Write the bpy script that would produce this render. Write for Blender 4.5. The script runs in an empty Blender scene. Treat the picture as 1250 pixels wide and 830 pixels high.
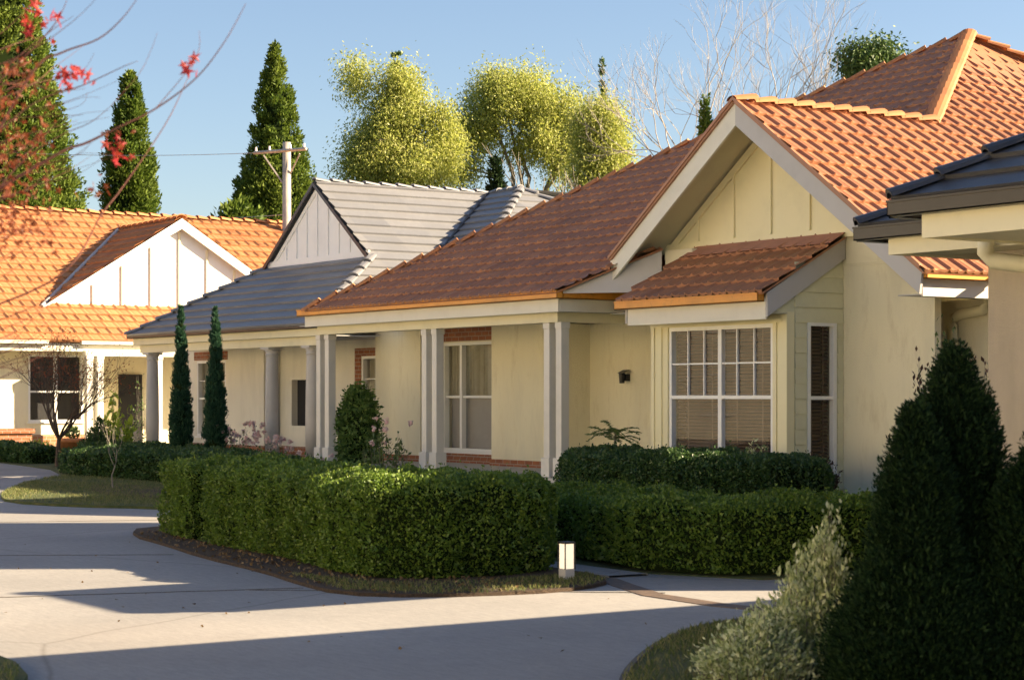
import bpy, bmesh, math, random
import numpy as np
from mathutils import Vector
R=math.radians
rng=np.random.default_rng(7); random.seed(7)
scene=bpy.context.scene; COL=scene.collection
# ------------------------------------------------------------------ camera frame (metres)
CA,CB=.5592,.8290
def V(r,d,z): return np.array((CA*r-CB*d, CB*r+CA*d, z))          # right, forward, up -> world
def at(px,py,d):                                                   # photo direction at a real distance d
    return V((px-625)/2410*d, d, 1.6+(483-py)/2410*d)
# ------------------------------------------------------------------ materials
MATS={}
def nodes(name):
    m=bpy.data.materials.new(name); m.use_nodes=True
    nt=m.node_tree; b=nt.nodes['Principled BSDF']; MATS[name]=m
    return m,nt,b
def ramp(nt,fac,stops):
    r=nt.nodes.new('ShaderNodeValToRGB'); e=r.color_ramp.elements
    while len(e)<len(stops): e.new(.5)
    for i,(p,c) in enumerate(stops): e[i].position=p; e[i].color=(*c,1)
    nt.links.new(fac,r.inputs[0]); return r.outputs[0]
def noise(nt,vec,scale,detail=4,rough=.6):
    n=nt.nodes.new('ShaderNodeTexNoise'); n.inputs['Scale'].default_value=scale
    n.inputs['Detail'].default_value=detail; n.inputs['Roughness'].default_value=rough
    if vec is not None: nt.links.new(vec,n.inputs['Vector'])
    return n.outputs['Fac']
def coord(nt,scale=None,kind='Object'):
    t=nt.nodes.new('ShaderNodeTexCoord'); o=t.outputs[kind]
    if scale:
        mp=nt.nodes.new('ShaderNodeMapping'); mp.inputs['Scale'].default_value=scale
        nt.links.new(o,mp.inputs['Vector']); o=mp.outputs[0]
    return o
def mix(nt,f,a,b,mode='MIX'):
    m=nt.nodes.new('ShaderNodeMix'); m.data_type='RGBA'; m.blend_type=mode
    for s,v in ((m.inputs[0],f),(m.inputs[6],a),(m.inputs[7],b)):
        if hasattr(v,'is_output') or isinstance(v,bpy.types.NodeSocket): nt.links.new(v,s)
        elif isinstance(v,tuple): s.default_value=(*v,1)
        else: s.default_value=v
    return m.outputs[2]
def math_(nt,op,a,b=None,c=None):
    m=nt.nodes.new('ShaderNodeMath'); m.operation=op
    for s,v in zip(m.inputs,(a,b,c)):
        if v is None: continue
        if isinstance(v,bpy.types.NodeSocket): nt.links.new(v,s)
        else: s.default_value=v
    return m.outputs[0]
def bump(nt,b,h,strength=.3,dist=.01):
    n=nt.nodes.new('ShaderNodeBump'); n.inputs['Strength'].default_value=strength; n.inputs['Distance'].default_value=dist
    nt.links.new(h,n.inputs['Height']); nt.links.new(n.outputs[0],b.inputs['Normal'])
def paint(name,c,rough=.5,var=.12,scale=3,bumps=0,dirt=None,spec=.4,streak=False):
    m,nt,b=nodes(name); o=coord(nt,(1,1,.25) if streak else None)
    f=noise(nt,o,scale,6,.65)
    c2=tuple(x*(1-var*1.6) for x in c); c3=tuple(min(1,x*(1+var*.5)) for x in c)
    col=ramp(nt,f,[(.3,c2),(.5,c),(.7,c3)])
    if dirt:
        g=noise(nt,o,scale*4,8,.75); g=ramp(nt,g,[(.52,(0,0,0)),(.75,(1,1,1))])
        col=mix(nt,math_(nt,'MULTIPLY',g,.45),col,dirt)
    nt.links.new(col,b.inputs['Base Color']); b.inputs['Roughness'].default_value=rough
    b.inputs['Specular IOR Level'].default_value=spec
    if bumps: bump(nt,b,noise(nt,coord(nt),60 if bumps>.01 else 25,4,.7),.6,bumps)
    return m
def tile_mat(name,cols,stain=(.08,.05,.035),stain_amt=.5,rough=.75,spec=.3):
    m,nt,b=nodes(name); uv=coord(nt,None,'UV')
    fl=nt.nodes.new('ShaderNodeVectorMath'); fl.operation='FLOOR'; nt.links.new(uv,fl.inputs[0])
    w=nt.nodes.new('ShaderNodeTexWhiteNoise'); w.noise_dimensions='2D'; nt.links.new(fl.outputs[0],w.inputs['Vector'])
    n=len(cols); col=ramp(nt,w.outputs['Value'],[(i/(n-1),c) for i,c in enumerate(cols)])
    o=coord(nt); f=noise(nt,o,.9,6,.7); g=noise(nt,o,9,6,.75)
    s=math_(nt,'MULTIPLY',ramp(nt,f,[(.42,(0,0,0)),(.7,(1,1,1))]),ramp(nt,g,[(.35,(0,0,0)),(.65,(1,1,1))]))
    col=mix(nt,math_(nt,'MULTIPLY',s,stain_amt),col,stain)
    col=mix(nt,.35,col,ramp(nt,g,[(.3,(.45,.45,.45)),(.7,(1,1,1))]),'MULTIPLY')
    nt.links.new(col,b.inputs['Base Color']); b.inputs['Roughness'].default_value=rough
    b.inputs['Specular IOR Level'].default_value=spec
    bump(nt,b,g,.3,.006)
    return m
def brick_mat(name,c1,c2,mortar,scale=1.0):
    m,nt,b=nodes(name); o=coord(nt)
    s=nt.nodes.new('ShaderNodeSeparateXYZ'); nt.links.new(o,s.inputs[0])
    x=math_(nt,'ADD',s.outputs[0],s.outputs[1]); cb=nt.nodes.new('ShaderNodeCombineXYZ')
    nt.links.new(x,cb.inputs[0]); nt.links.new(s.outputs[2],cb.inputs[1])
    t=nt.nodes.new('ShaderNodeTexBrick'); nt.links.new(cb.outputs[0],t.inputs['Vector'])
    t.inputs['Scale'].default_value=scale; t.inputs['Brick Width'].default_value=.24; t.inputs['Row Height'].default_value=.086
    t.inputs['Mortar Size'].default_value=.006; t.inputs['Color1'].default_value=(*c1,1); t.inputs['Color2'].default_value=(*c2,1)
    t.inputs['Mortar'].default_value=(*mortar,1)
    col=mix(nt,.5,t.outputs['Color'],ramp(nt,noise(nt,o,14,5,.7),[(.3,(.5,.5,.5)),(.7,(1,1,1))]),'MULTIPLY')
    nt.links.new(col,b.inputs['Base Color']); b.inputs['Roughness'].default_value=.85
    bump(nt,b,math_(nt,'SUBTRACT',1,t.outputs['Fac']),.6,.008)
    return m
def leaf_mat(name,cols,transl=.35,rough=.5,clump=None,spec=.4):
    m,nt,b=nodes(name); uv=coord(nt,None,'UV'); s=nt.nodes.new('ShaderNodeSeparateXYZ'); nt.links.new(uv,s.inputs[0])
    n=len(cols); col=ramp(nt,s.outputs[0],[(i/(n-1),c) for i,c in enumerate(cols)])
    if clump:
        f=ramp(nt,noise(nt,coord(nt),clump[0],3,.5),[(.35,(0,0,0)),(.65,(1,1,1))]); col=mix(nt,math_(nt,'MULTIPLY',f,clump[2]),col,clump[1])
    nt.links.new(col,b.inputs['Base Color']); b.inputs['Roughness'].default_value=rough; b.inputs['Specular IOR Level'].default_value=spec
    t=nt.nodes.new('ShaderNodeBsdfTranslucent'); nt.links.new(col,t.inputs[0])
    mx=nt.nodes.new('ShaderNodeMixShader'); mx.inputs[0].default_value=transl
    nt.links.new(b.outputs[0],mx.inputs[1]); nt.links.new(t.outputs[0],mx.inputs[2])
    nt.links.new(mx.outputs[0],nt.nodes['Material Output'].inputs[0])
    return m
def bark(name,c1,c2,scale=12):
    m,nt,b=nodes(name); f=noise(nt,coord(nt,(1,1,.3)),scale,6,.7)
    nt.links.new(ramp(nt,f,[(.35,c1),(.65,c2)]),b.inputs['Base Color']); b.inputs['Roughness'].default_value=.85
    bump(nt,b,f,.5,.01); return m

wall_yellow=paint('wall_cream_stucco',(.84,.78,.57),.85,.11,1.1,.02,spec=.2,streak=True,dirt=(.5,.42,.24))
wall_pale=paint('wall_pale_stucco',(.84,.80,.67),.85,.10,1.1,.02,spec=.2,streak=True)
wall_grey=paint('wall_grey_stucco',(.50,.43,.34),.85,.12,1.3,.012,spec=.2,streak=True)
trim_cream=paint('trim_cream',(.78,.72,.50),.55,.06,2)
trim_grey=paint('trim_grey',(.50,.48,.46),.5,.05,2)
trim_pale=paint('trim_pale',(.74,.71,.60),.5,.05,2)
post_m=paint('post_paint',(.70,.67,.60),.45,.05,3)
column_m=paint('column_paint',(.52,.50,.47),.6,.06,3)
white_m=paint('white_frame',(.83,.83,.80),.35,.03,4)
panel_y=paint('panel_cream',(.82,.75,.48),.6,.05,1.5)
panel_w=paint('panel_white',(.85,.84,.82),.6,.04,1.5)
panel_bright=paint('panel_bright_white',(.84,.83,.78),.6,.04,1.5)
siding_m=paint('siding_paint',(.70,.68,.47),.6,.06,2)
soffit_m=paint('soffit_paint',(.62,.58,.42),.7,.05,2)
ceil_m=paint('ceiling_paint',(.50,.51,.49),.7,.05,2)
gut_orange=paint('gutter_terracotta',(.80,.33,.05),.4,.15,2.5,dirt=(.22,.09,.03))
gut_dark=paint('gutter_dark',(.035,.028,.025),.35,.2,3)
gut_black=paint('gutter_black',(.02,.018,.018),.3,.2,3)
slab_m=paint('slab_concrete',(.52,.49,.44),.85,.1,3,.004)
lamp_black=paint('lamp_black',(.02,.02,.02),.4,.1,5)
tile_red=tile_mat('roof_terracotta',[(.40,.165,.08),(.47,.20,.095),(.43,.18,.085),(.50,.22,.105),(.37,.15,.07)],(.17,.095,.065),.65,.46,.6)
tile_far=tile_mat('roof_orange',[(.44,.185,.08),(.51,.225,.095),(.40,.165,.07)],(.2,.11,.06),.5)
tile_cap=tile_mat('ridge_orange',[(.60,.25,.10),(.50,.19,.075)],(.28,.15,.09),.7)
tile_grey=tile_mat('roof_charcoal',[(.19,.195,.21),(.235,.235,.24),(.175,.18,.195)],(.12,.115,.11),.5,.45,.6)
tile_black=tile_mat('roof_black',[(.03,.03,.034),(.05,.05,.055)],(.02,.02,.02),.5,.4,.6)
brick_m=brick_mat('brick_orange',(.42,.15,.06),(.30,.10,.045),(.45,.40,.33))
brick_far=brick_mat('brick_tan',(.50,.24,.11),(.42,.17,.08),(.55,.5,.42))
blind_m=paint('timber_blind',(.095,.052,.023),.5,.15,6)
curtain_m=paint('net_curtain',(.36,.34,.26),.9,.08,8)
shade_m=paint('roller_shade',(.36,.34,.31),.9,.04,2)
dark_m=paint('dark_interior',(.02,.02,.022),.8,.1,4)
terracotta=paint('terracotta_pot',(.5,.19,.08),.8,.15,6)
m,nt,b=nodes('glass'); 
gl=nt.nodes.new('ShaderNodeBsdfGlossy'); gl.inputs['Roughness'].default_value=.02
tr=nt.nodes.new('ShaderNodeBsdfTransparent'); 
mx=nt.nodes.new('ShaderNodeMixShader'); mx.inputs[0].default_value=.03
nt.links.new(tr.outputs[0],mx.inputs[1]); nt.links.new(gl.outputs[0],mx.inputs[2]); nt.links.new(mx.outputs[0],nt.nodes['Material Output'].inputs[0])
glass=m
m,nt,b=nodes('concrete'); o=coord(nt)
f=noise(nt,o,.35,5,.6); g=noise(nt,coord(nt,(1.5,6,1)),4,8,.75); h=noise(nt,o,45,3,.6); st=noise(nt,o,.13,3,.5)
col=ramp(nt,f,[(.3,(.26,.255,.245)),(.7,(.375,.36,.34))])
col=mix(nt,.7,col,ramp(nt,g,[(.3,(.62,.62,.64)),(.65,(1,1,1))]),'MULTIPLY')
vo=nt.nodes.new('ShaderNodeTexVoronoi'); vo.feature='DISTANCE_TO_EDGE'; vo.inputs['Scale'].default_value=.16; dn=nt.nodes.new('ShaderNodeMix'); dn.data_type='RGBA'; dn.inputs[0].default_value=.12; nt.links.new(o,dn.inputs[6]); nn_=nt.nodes.new('ShaderNodeTexNoise'); nn_.inputs['Scale'].default_value=1.2; nt.links.new(o,nn_.inputs['Vector']); nt.links.new(nn_.outputs['Color'],dn.inputs[7]); nt.links.new(dn.outputs[2],vo.inputs['Vector'])
col=mix(nt,ramp(nt,vo.outputs['Distance'],[(0,(.55,.55,.55)),(.0035,(0,0,0))]),col,(.12,.11,.10))
col=mix(nt,.35,col,ramp(nt,h,[(.3,(.6,.6,.6)),(.7,(1,1,1))]),'MULTIPLY')
col=mix(nt,math_(nt,'MULTIPLY',ramp(nt,st,[(.55,(0,0,0)),(.72,(1,1,1))]),.3),col,(.30,.235,.18))
nt.links.new(col,b.inputs['Base Color']); b.inputs['Roughness'].default_value=.8; bump(nt,b,h,.25,.004)
concrete=m
joint_m=paint('joint_dark',(.10,.09,.08),.9,.3,8)
m,nt,b=nodes('mulch'); f=noise(nt,coord(nt),28,6,.8)
nt.links.new(ramp(nt,f,[(.3,(.028,.018,.012)),(.55,(.085,.055,.035)),(.75,(.17,.12,.075))]),b.inputs['Base Color']); b.inputs['Roughness'].default_value=.95; bump(nt,b,f,1,.04); mulch=m
m,nt,b=nodes('lawn'); f=noise(nt,coord(nt),3.5,6,.75); g=noise(nt,coord(nt),70,4,.7)
col=ramp(nt,f,[(.3,(.05,.085,.02)),(.5,(.10,.13,.035)),(.7,(.18,.16,.06))]); col=mix(nt,.6,col,ramp(nt,g,[(.3,(.3,.3,.3)),(.7,(1,1,1))]),'MULTIPLY')
nt.links.new(col,b.inputs['Base Color']); b.inputs['Roughness'].default_value=.95; bump(nt,b,g,1,.03); lawn=m
m,nt,b=nodes('clinker_paver'); f=noise(nt,coord(nt),9,6,.8)
nt.links.new(ramp(nt,f,[(.3,(.06,.045,.038)),(.55,(.13,.09,.065)),(.75,(.22,.13,.08))]),b.inputs['Base Color']); b.inputs['Roughness'].default_value=.7; paver=m
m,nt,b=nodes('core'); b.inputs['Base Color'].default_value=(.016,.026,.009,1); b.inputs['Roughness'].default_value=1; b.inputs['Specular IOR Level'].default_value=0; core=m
hedge_leaf=leaf_mat('hedge_leaf',[(.05,.105,.015),(.085,.155,.022),(.135,.215,.03),(.21,.28,.045)],.32,.45,(1.3,(.16,.27,.035),.35))
hedge_dark=leaf_mat('hedge_dark_leaf',[(.03,.075,.022),(.05,.11,.03),(.085,.15,.04)],.25,.45)
hedge_yel=leaf_mat('hedge_sunlit_leaf',[(.30,.38,.04),(.45,.50,.07)],.35,.45)  # yellow leaf colour standing for sunlight on the hedge
cyp_leaf=leaf_mat('cypress_leaf',[(.05,.10,.016),(.09,.15,.022),(.14,.20,.03)],.3,.6,(.6,(.17,.21,.035),.5),.2)
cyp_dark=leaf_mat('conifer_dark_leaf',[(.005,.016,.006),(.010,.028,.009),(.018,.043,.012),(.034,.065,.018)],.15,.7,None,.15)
pencil_leaf=leaf_mat('pencil_leaf',[(.018,.06,.035),(.028,.085,.045),(.045,.11,.055)],.2,.6,None,.2)
gum_leaf=leaf_mat('gum_leaf',[(.24,.30,.06),(.37,.41,.09),(.48,.50,.13),(.58,.58,.24)],.5,.5,(.35,(.28,.32,.07),.4))
pine_leaf=leaf_mat('pine_leaf',[(.03,.075,.02),(.07,.13,.03),(.12,.18,.04)],.2,.6)
varieg=leaf_mat('variegated_leaf',[(.18,.24,.07),(.42,.47,.20),(.62,.65,.36),(.78,.78,.52)],.35,.5)
red_leaf=leaf_mat('red_maple_leaf',[(.32,.02,.03),(.42,.035,.04),(.36,.05,.03)],.4,.5)
rust_leaf=leaf_mat('rust_maple_leaf',[(.16,.045,.02),(.24,.065,.022),(.20,.035,.015)],.4,.5)
photinia=leaf_mat('photinia_leaf',[(.045,.03,.022),(.10,.035,.025),(.06,.075,.03)],.2,.4)
rose_leaf=leaf_mat('rose_leaf',[(.05,.10,.03),(.10,.17,.05),(.17,.24,.08)],.3,.5)
rose_bright=leaf_mat('rose_bright_leaf',[(.06,.13,.03),(.12,.22,.05),(.20,.30,.08)],.3,.5)
petal=leaf_mat('petal',[(.75,.45,.45),(.82,.62,.58),(.8,.72,.64)],.35,.6)
bright_leaf=leaf_mat('bright_leaf',[(.22,.33,.04),(.40,.50,.07),(.30,.42,.06)],.4,.5)
grass_m=leaf_mat('grass_blade',[(.06,.10,.02),(.11,.15,.035),(.20,.20,.07),(.28,.24,.11)],.3,.6)
dry_leaf=leaf_mat('dry_leaf',[(.10,.06,.03),(.18,.11,.05),(.28,.2,.12)],.2,.8)
bark_dark=bark('bark_dark',(.035,.022,.015),(.10,.065,.045))
bark_red=bark('bark_maple',(.10,.035,.03),(.20,.08,.06))
bark_pale=bark('bark_pale',(.38,.34,.28),(.62,.58,.50))
bark_winter=bark('bark_winter',(.26,.23,.20),(.44,.40,.35))
bark_grey=bark('bark_grey',(.13,.11,.09),(.28,.25,.20))
pole_m=bark('pole_timber',(.32,.29,.25),(.52,.48,.42),5)
# ------------------------------------------------------------------ object helpers
def wloc(o):
    v=Vector((0,0,0))
    while o: v=v+o.location; o=o.parent
    return v
def tag(o,label=None,cat=None,group=None,kind=None):
    if label:o['label']=label
    if cat:o['category']=cat
    if group:o['group']=group
    if kind:o['kind']=kind
    return o
def thing(name,label,cat,loc,group=None):
    o=bpy.data.objects.new(name,None); COL.objects.link(o); o.location=loc; o.empty_display_size=.3
    return tag(o,label,cat,group)
def link(name,me,mat,parent=None,smooth=False):
    o=bpy.data.objects.new(name,me); COL.objects.link(o)
    if mat: me.materials.append(mat)
    if parent:
        w=wloc(parent); me.transform(__import__('mathutils').Matrix.Translation(-w)); o.parent=parent
    if smooth: me.polygons.foreach_set('use_smooth',[True]*len(me.polygons))
    return o
class MB:
    def __init__(s): s.v=[]; s.f=[]
    def add(s,vs,fs):
        n=len(s.v); s.v+= [tuple(float(c) for c in p) for p in vs]; s.f+=[tuple(i+n for i in f) for f in fs]; return s
    def box(s,x0,x1,y0,y1,z0,z1):
        x0,x1=sorted((x0,x1)); y0,y1=sorted((y0,y1)); z0,z1=sorted((z0,z1))
        return s.add([(x0,y0,z0),(x1,y0,z0),(x1,y1,z0),(x0,y1,z0),(x0,y0,z1),(x1,y0,z1),(x1,y1,z1),(x0,y1,z1)],
            [(0,3,2,1),(4,5,6,7),(0,1,5,4),(1,2,6,5),(2,3,7,6),(3,0,4,7)])
    def prism(s,pts,ext):
        n=len(pts); ext=np.array(ext,float); a=[np.array(p,float) for p in pts]
        return s.add(a+[p+ext for p in a],[tuple(range(n))[::-1],tuple(range(n,2*n))]+[(i,(i+1)%n,(i+1)%n+n,i+n) for i in range(n)])
    def tube(s,pts,rad,k=8,cap=True):
        pts=[np.array(p,float) for p in pts]; n=len(pts)
        if not hasattr(rad,'__len__'): rad=[rad]*n
        base=len(s.v); 
        for i,p in enumerate(pts):
            t=pts[min(i+1,n-1)]-pts[max(i-1,0)]; t/= (np.linalg.norm(t)+1e-9)
            u=np.cross(t,(0,0,1) if abs(t[2])<.9 else (1,0,0)); u/=np.linalg.norm(u); w=np.cross(t,u)
            for j in range(k):
                a=2*math.pi*j/k; s.v.append(tuple(p+rad[i]*(math.cos(a)*u+math.sin(a)*w)))
        for i in range(n-1):
            for j in range(k):
                a=base+i*k+j; b_=base+i*k+(j+1)%k; s.f.append((a,b_,b_+k,a+k))
        if cap: s.f.append(tuple(base+j for j in range(k))[::-1]); s.f.append(tuple(base+(n-1)*k+j for j in range(k)))
        return s
    def lathe(s,c,prof,k=16):
        return s.tube([(c[0],c[1],z) for r,z in prof],[r for r,z in prof],k) if all(prof[i][1]<prof[i+1][1] for i in range(len(prof)-1)) else s
    def build(s,name,mat,parent=None,smooth=False,bevel=0):
        me=bpy.data.meshes.new(name); me.from_pydata(s.v,[],s.f); me.update()
        bm=bmesh.new(); bm.from_mesh(me)
        bmesh.ops.recalc_face_normals(bm,faces=bm.faces)
        if bevel: bmesh.ops.bevel(bm,geom=bm.edges[:],offset=bevel,segments=1,affect='EDGES',clamp_overlap=True)
        bm.to_mesh(me); bm.free()
        return link(name,me,mat,parent,smooth)
class Fr:   # wall frame: origin, u (along), n (outward)
    def __init__(s,o,u,n): s.o=np.array(o,float); s.u=np.array(u,float); s.n=np.array(n,float)
    def b(s,mb,u0,u1,n0,n1,z0,z1):
        p=s.o+s.u*u0+s.n*n0; q=s.o+s.u*u1+s.n*n1
        return mb.box(p[0],q[0],p[1],q[1],z0,z1)
def FY(y): return Fr((0,y,0),(1,0,0),(0,-1,0))    # wall facing -y, u=x
def FX(x): return Fr((x,0,0),(0,1,0),(1,0,0))     # wall facing +x, u=y
def wall_open(mb,F,u0,u1,z0,z1,th,opens):
    us=sorted({u0,u1,*[o[0] for o in opens],*[o[1] for o in opens]})
    for a,b_ in zip(us,us[1:]):
        zs=[z0]; 
        for o in sorted(opens,key=lambda o:o[2]):
            if o[0]<=a and b_<=o[1]: zs+=[o[2],o[3]]
        zs.append(z1)
        for i in range(0,len(zs),2):
            if zs[i+1]>zs[i]: F.b(mb,a,b_,-th,0,zs[i],zs[i+1])
def window(F,u0,u1,z0,z1,parent,units=1,grid=(0,0),mid=.5,style='blind',rec=.05,sill=True,fw=.055,cuts=None):
    fr=MB(); g=rec
    F.b(fr,u0,u1,-g-.06,.0,z1-fw,z1); F.b(fr,u0,u1,-g-.06,.0,z0,z0+fw)
    F.b(fr,u0,u0+fw,-g-.06,-.002,z0+fw,z1-fw); F.b(fr,u1-fw,u1,-g-.06,-.002,z0+fw,z1-fw)
    if sill: F.b(fr,u0-.03,u1+.03,-g,.045,z0-.045,z0-.002)
    W=(u1-u0-2*fw); zm=z0+(z1-z0)*mid
    for i in range(units):
        ct=cuts or [j/units for j in range(units+1)]; a=u0+fw+W*ct[i]; c=u0+fw+W*ct[i+1]
        if i: F.b(fr,a-.04,a+.04,-g-.055,-.004,z0+fw,z1-fw)
        F.b(fr,a,c,-g-.05,-g+.015,zm-.025,zm+.025)
        for k in range(1,grid[0]):
            u=a+(c-a)*k/grid[0]; F.b(fr,u-.011,u+.011,-g-.03,-g+.008,zm+.025,z1-fw)
        for k in range(1,grid[1]):
            z=zm+(z1-fw-zm)*k/grid[1]; F.b(fr,a,c,-g-.028,-g+.006,z-.011,z+.011)
    w=fr.build('window',white_m,parent)
    q0=F.o+F.u*(u0+fw)+F.n*(-g-.02); q1=F.o+F.u*(u1-fw)+F.n*(-g-.02); p=MB(); p.add([(q0[0],q0[1],z0+fw),(q1[0],q1[1],z0+fw),(q1[0],q1[1],z1-fw),(q0[0],q0[1],z1-fw)],[(0,1,2,3)]); p.build('pane',glass,w)
    bk=MB(); F.b(bk,u0-.02,u1+.02,-g-.34,-g-.32,z0-.02,z1+.02); bk.build('backing',dark_m,w)
    if style=='blind':
        bl=MB(); z=z0+fw
        while z<z1-fw:
            p0=F.o+F.u*(u0+fw)+F.n*(-g-.10); ax=F.u*(u1-u0-2*fw)
            q=[p0+F.n*.018+np.array((0,0,z)),p0-F.n*.012+np.array((0,0,z+.036)),p0-F.n*.016+np.array((0,0,z+.034)),p0+F.n*.014+np.array((0,0,z-.002))]
            bl.prism(q,ax); z+=.05
        for k in range(units*2):
            u=u0+fw+W*(k+.5)/(units*2); F.b(bl,u-.012,u+.012,-g-.081,-g-.079,z0+fw,z1-fw)
        bl.build('blind',blind_m,w)
    elif style=='curtain':
        c=MB(); n=90
        for half in (0,):
            vs=[];fs=[]
            for i in range(n+1):
                u=u0+fw+W*i/n; d=-g-.14+.018*math.sin(i*1.1)+.01*math.sin(i*2.7)
                for z in (zm,z1-fw): p_=F.o+F.u*u+F.n*d; vs.append((p_[0],p_[1],z))
            for i in range(n): fs.append((2*i,2*i+2,2*i+3,2*i+1))
            c.add(vs,fs)
        c.build('curtain',curtain_m,w)
        c=MB(); F.b(c,u0+fw,u1-fw,-g-.13,-g-.125,z0+fw,zm); c.build('roller_shade',shade_m,w)
    return w
# tiled slopes ------------------------------------------------------
def slope(name,pieces,up,mat,parent,tw=.30,ch=.345,style='roll',div=10,th=.035,org=None,amp=.038):
    up=np.array(up,float)                      # 3D unit-ish vector pointing up the slope
    up/=np.linalg.norm(up); hor=np.array((-up[1],up[0],0.)); hor/=np.linalg.norm(hor); nor=np.cross(hor,up)
    if nor[2]<0: nor=-nor
    O=np.array(org if org is not None else pieces[0][0],float)
    out=bmesh.new()
    for poly in pieces:
        P=np.array(poly,float); uu=(P-O)@hor; vv=(P-O)@up
        if style=='roll': us=np.arange(math.floor(uu.min()/tw),math.ceil(uu.max()/tw)+1e-6,1/div)*tw
        else: us=np.arange(math.floor(uu.min()/tw),math.ceil(uu.max()/tw)+1e-6,1/div)*tw
        k0,k1=math.floor(vv.min()/ch),math.ceil(vv.max()/ch)
        vs=[]; hs=[]; vid=[]
        for k in range(k0,k1+1):
            vs+= [k*ch+.001,k*ch+.006,k*ch+ch*.5,k*ch+ch*.999]; hs+=[0,th,th*.55,.001]; vid+=[k]*4
        vs=np.array(vs);hs=np.array(hs);vid=np.array(vid)
        U,Vv=np.meshgrid(us,vs); H=np.repeat(hs[:,None],len(us),1)
        K=np.repeat(vid[:,None],len(us),1)
        Us=U/tw+.5*(K%2)*(style=='roll'); ph=Us%1.0; cell=np.floor(Us+1e-6)
        rnd=np.sin(cell*12.9898+K*78.233)*43758.5453; rnd=rnd-np.floor(rnd)
        if style=='roll':
            H=H+amp*(np.exp(-((ph-.5)/.075)**2)+.45*np.exp(-((ph-.02)/.08)**2)+.45*np.exp(-((ph-1.02)/.08)**2))+(rnd-.5)*.012
        else:
            H=H+(rnd-.5)*.006
        X=O+U[...,None]*hor+Vv[...,None]*up+H[...,None]*nor
        nr,nc=U.shape; idx=np.arange(nr*nc).reshape(nr,nc)
        q=np.stack([idx[:-1,:-1],idx[:-1,1:],idx[1:,1:],idx[1:,:-1]],-1).reshape(-1,4)
        # drop quads wholly outside the polygon bounding edges
        c2=np.stack([U.ravel(),Vv.ravel()],1); poly2=np.stack([uu,vv],1)
        area=.5*sum(poly2[i][0]*poly2[(i+1)%len(P)][1]-poly2[(i+1)%len(P)][0]*poly2[i][1] for i in range(len(P)))
        sg=1 if area>0 else -1; keep=np.ones(len(q),bool)
        for i in range(len(P)):
            a=poly2[i]; e=poly2[(i+1)%len(P)]-a
            d=sg*(e[0]*(c2[:,1]-a[1])-e[1]*(c2[:,0]-a[0])); keep&=(d[q]>0).any(1)
        q=q[keep]
        me=bpy.data.meshes.new('t'); me.from_pydata(X.reshape(-1,3).tolist(),[],q.tolist())
        uvl=me.uv_layers.new(name='UVMap'); li=np.empty(len(me.loops),int); me.loops.foreach_get('vertex_index',li)
        ctr=np.repeat(c2[q].mean(1),4,0)/np.array((tw,ch)); ctr[:,0]+=.5*(np.floor(ctr[:,1])%2)*(style=='roll'); off=ctr+0.0
        uvl.data.foreach_set('uv',off.astype(np.float32).ravel())
        bm=bmesh.new(); bm.from_mesh(me); bpy.data.meshes.remove(me)
        bmesh.ops.delete(bm,geom=[v for v in bm.verts if not v.link_faces],context='VERTS')
        for i in range(len(P)):
            a=P[i]; e=P[(i+1)%len(P)]-a; inw=np.cross(nor,e)*sg
            if inw@ (P.mean(0)-a)<0: inw=-inw
            bmesh.ops.bisect_plane(bm,geom=bm.verts[:]+bm.edges[:]+bm.faces[:],plane_co=Vector(a),plane_no=Vector(-inw),clear_outer=True,dist=1e-5)
        tmp=bpy.data.meshes.new('t2'); bm.to_mesh(tmp); bm.free(); out.from_mesh(tmp); bpy.data.meshes.remove(tmp)
        # underside board
        n0=[out.verts.new(Vector(p-nor*.03)) for p in P]; n1=[out.verts.new(Vector(p-nor*.004)) for p in P]
        try:
            out.faces.new(n0)
            for i in range(len(P)): out.faces.new((n0[i],n0[(i+1)%len(P)],n1[(i+1)%len(P)],n1[i]))
        except ValueError: pass
    me=bpy.data.meshes.new(name); out.to_mesh(me); out.free()
    return link(name,me,mat,parent)
def caps(p0,p1,parent,mat,w=.13,L=.36,lift=.035,name='ridge_cap'):
    p0=np.array(p0,float);p1=np.array(p1,float); d=p1-p0; T=np.linalg.norm(d); d/=T
    s_=np.cross(d,(0,0,1)); s_/=np.linalg.norm(s_); up=np.cross(s_,d); mb=MB()
    n=max(1,int(T/L)); L=T/n
    for i in range(n):
        a=p0+d*(i*L); e=p0+d*((i+1)*L+.03); jl=lift+random.uniform(-.004,.006)
        ring=[]
        for (q,ww,l) in ((a,w*1.18,jl+.04),(e,w*.88,jl)):
            ring.append([q+s_*(ww*math.cos(t))+up*(l+ww*.62*math.sin(t)-.05) for t in np.linspace(0,math.pi,7)])
        inn=[[x-up*.02 for x in r] for r in ring]
        vs=ring[0]+ring[1]+[x-up*.035 for x in ring[0]]; fs=[(j,j+1,j+8,j+7) for j in range(6)]+[(j+14,j+15,j+1,j) for j in range(6)]
        mb.add(vs,fs)
    me=bpy.data.meshes.new(name); me.from_pydata(mb.v,[],mb.f); me.update()
    uv=me.uv_layers.new(name='UVMap'); 
    arr=np.array([[ (p.index//12)+.5, .5] for p in me.polygons for _ in p.loop_indices],np.float32); uv.data.foreach_set('uv',arr.ravel())
    return link(name,me,mat,parent)
def plain(name,polys,mat,parent):
    mb=MB()
    for p in polys: mb.add(p,[tuple(range(len(p)))])
    return mb.build(name,mat,parent)
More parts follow.
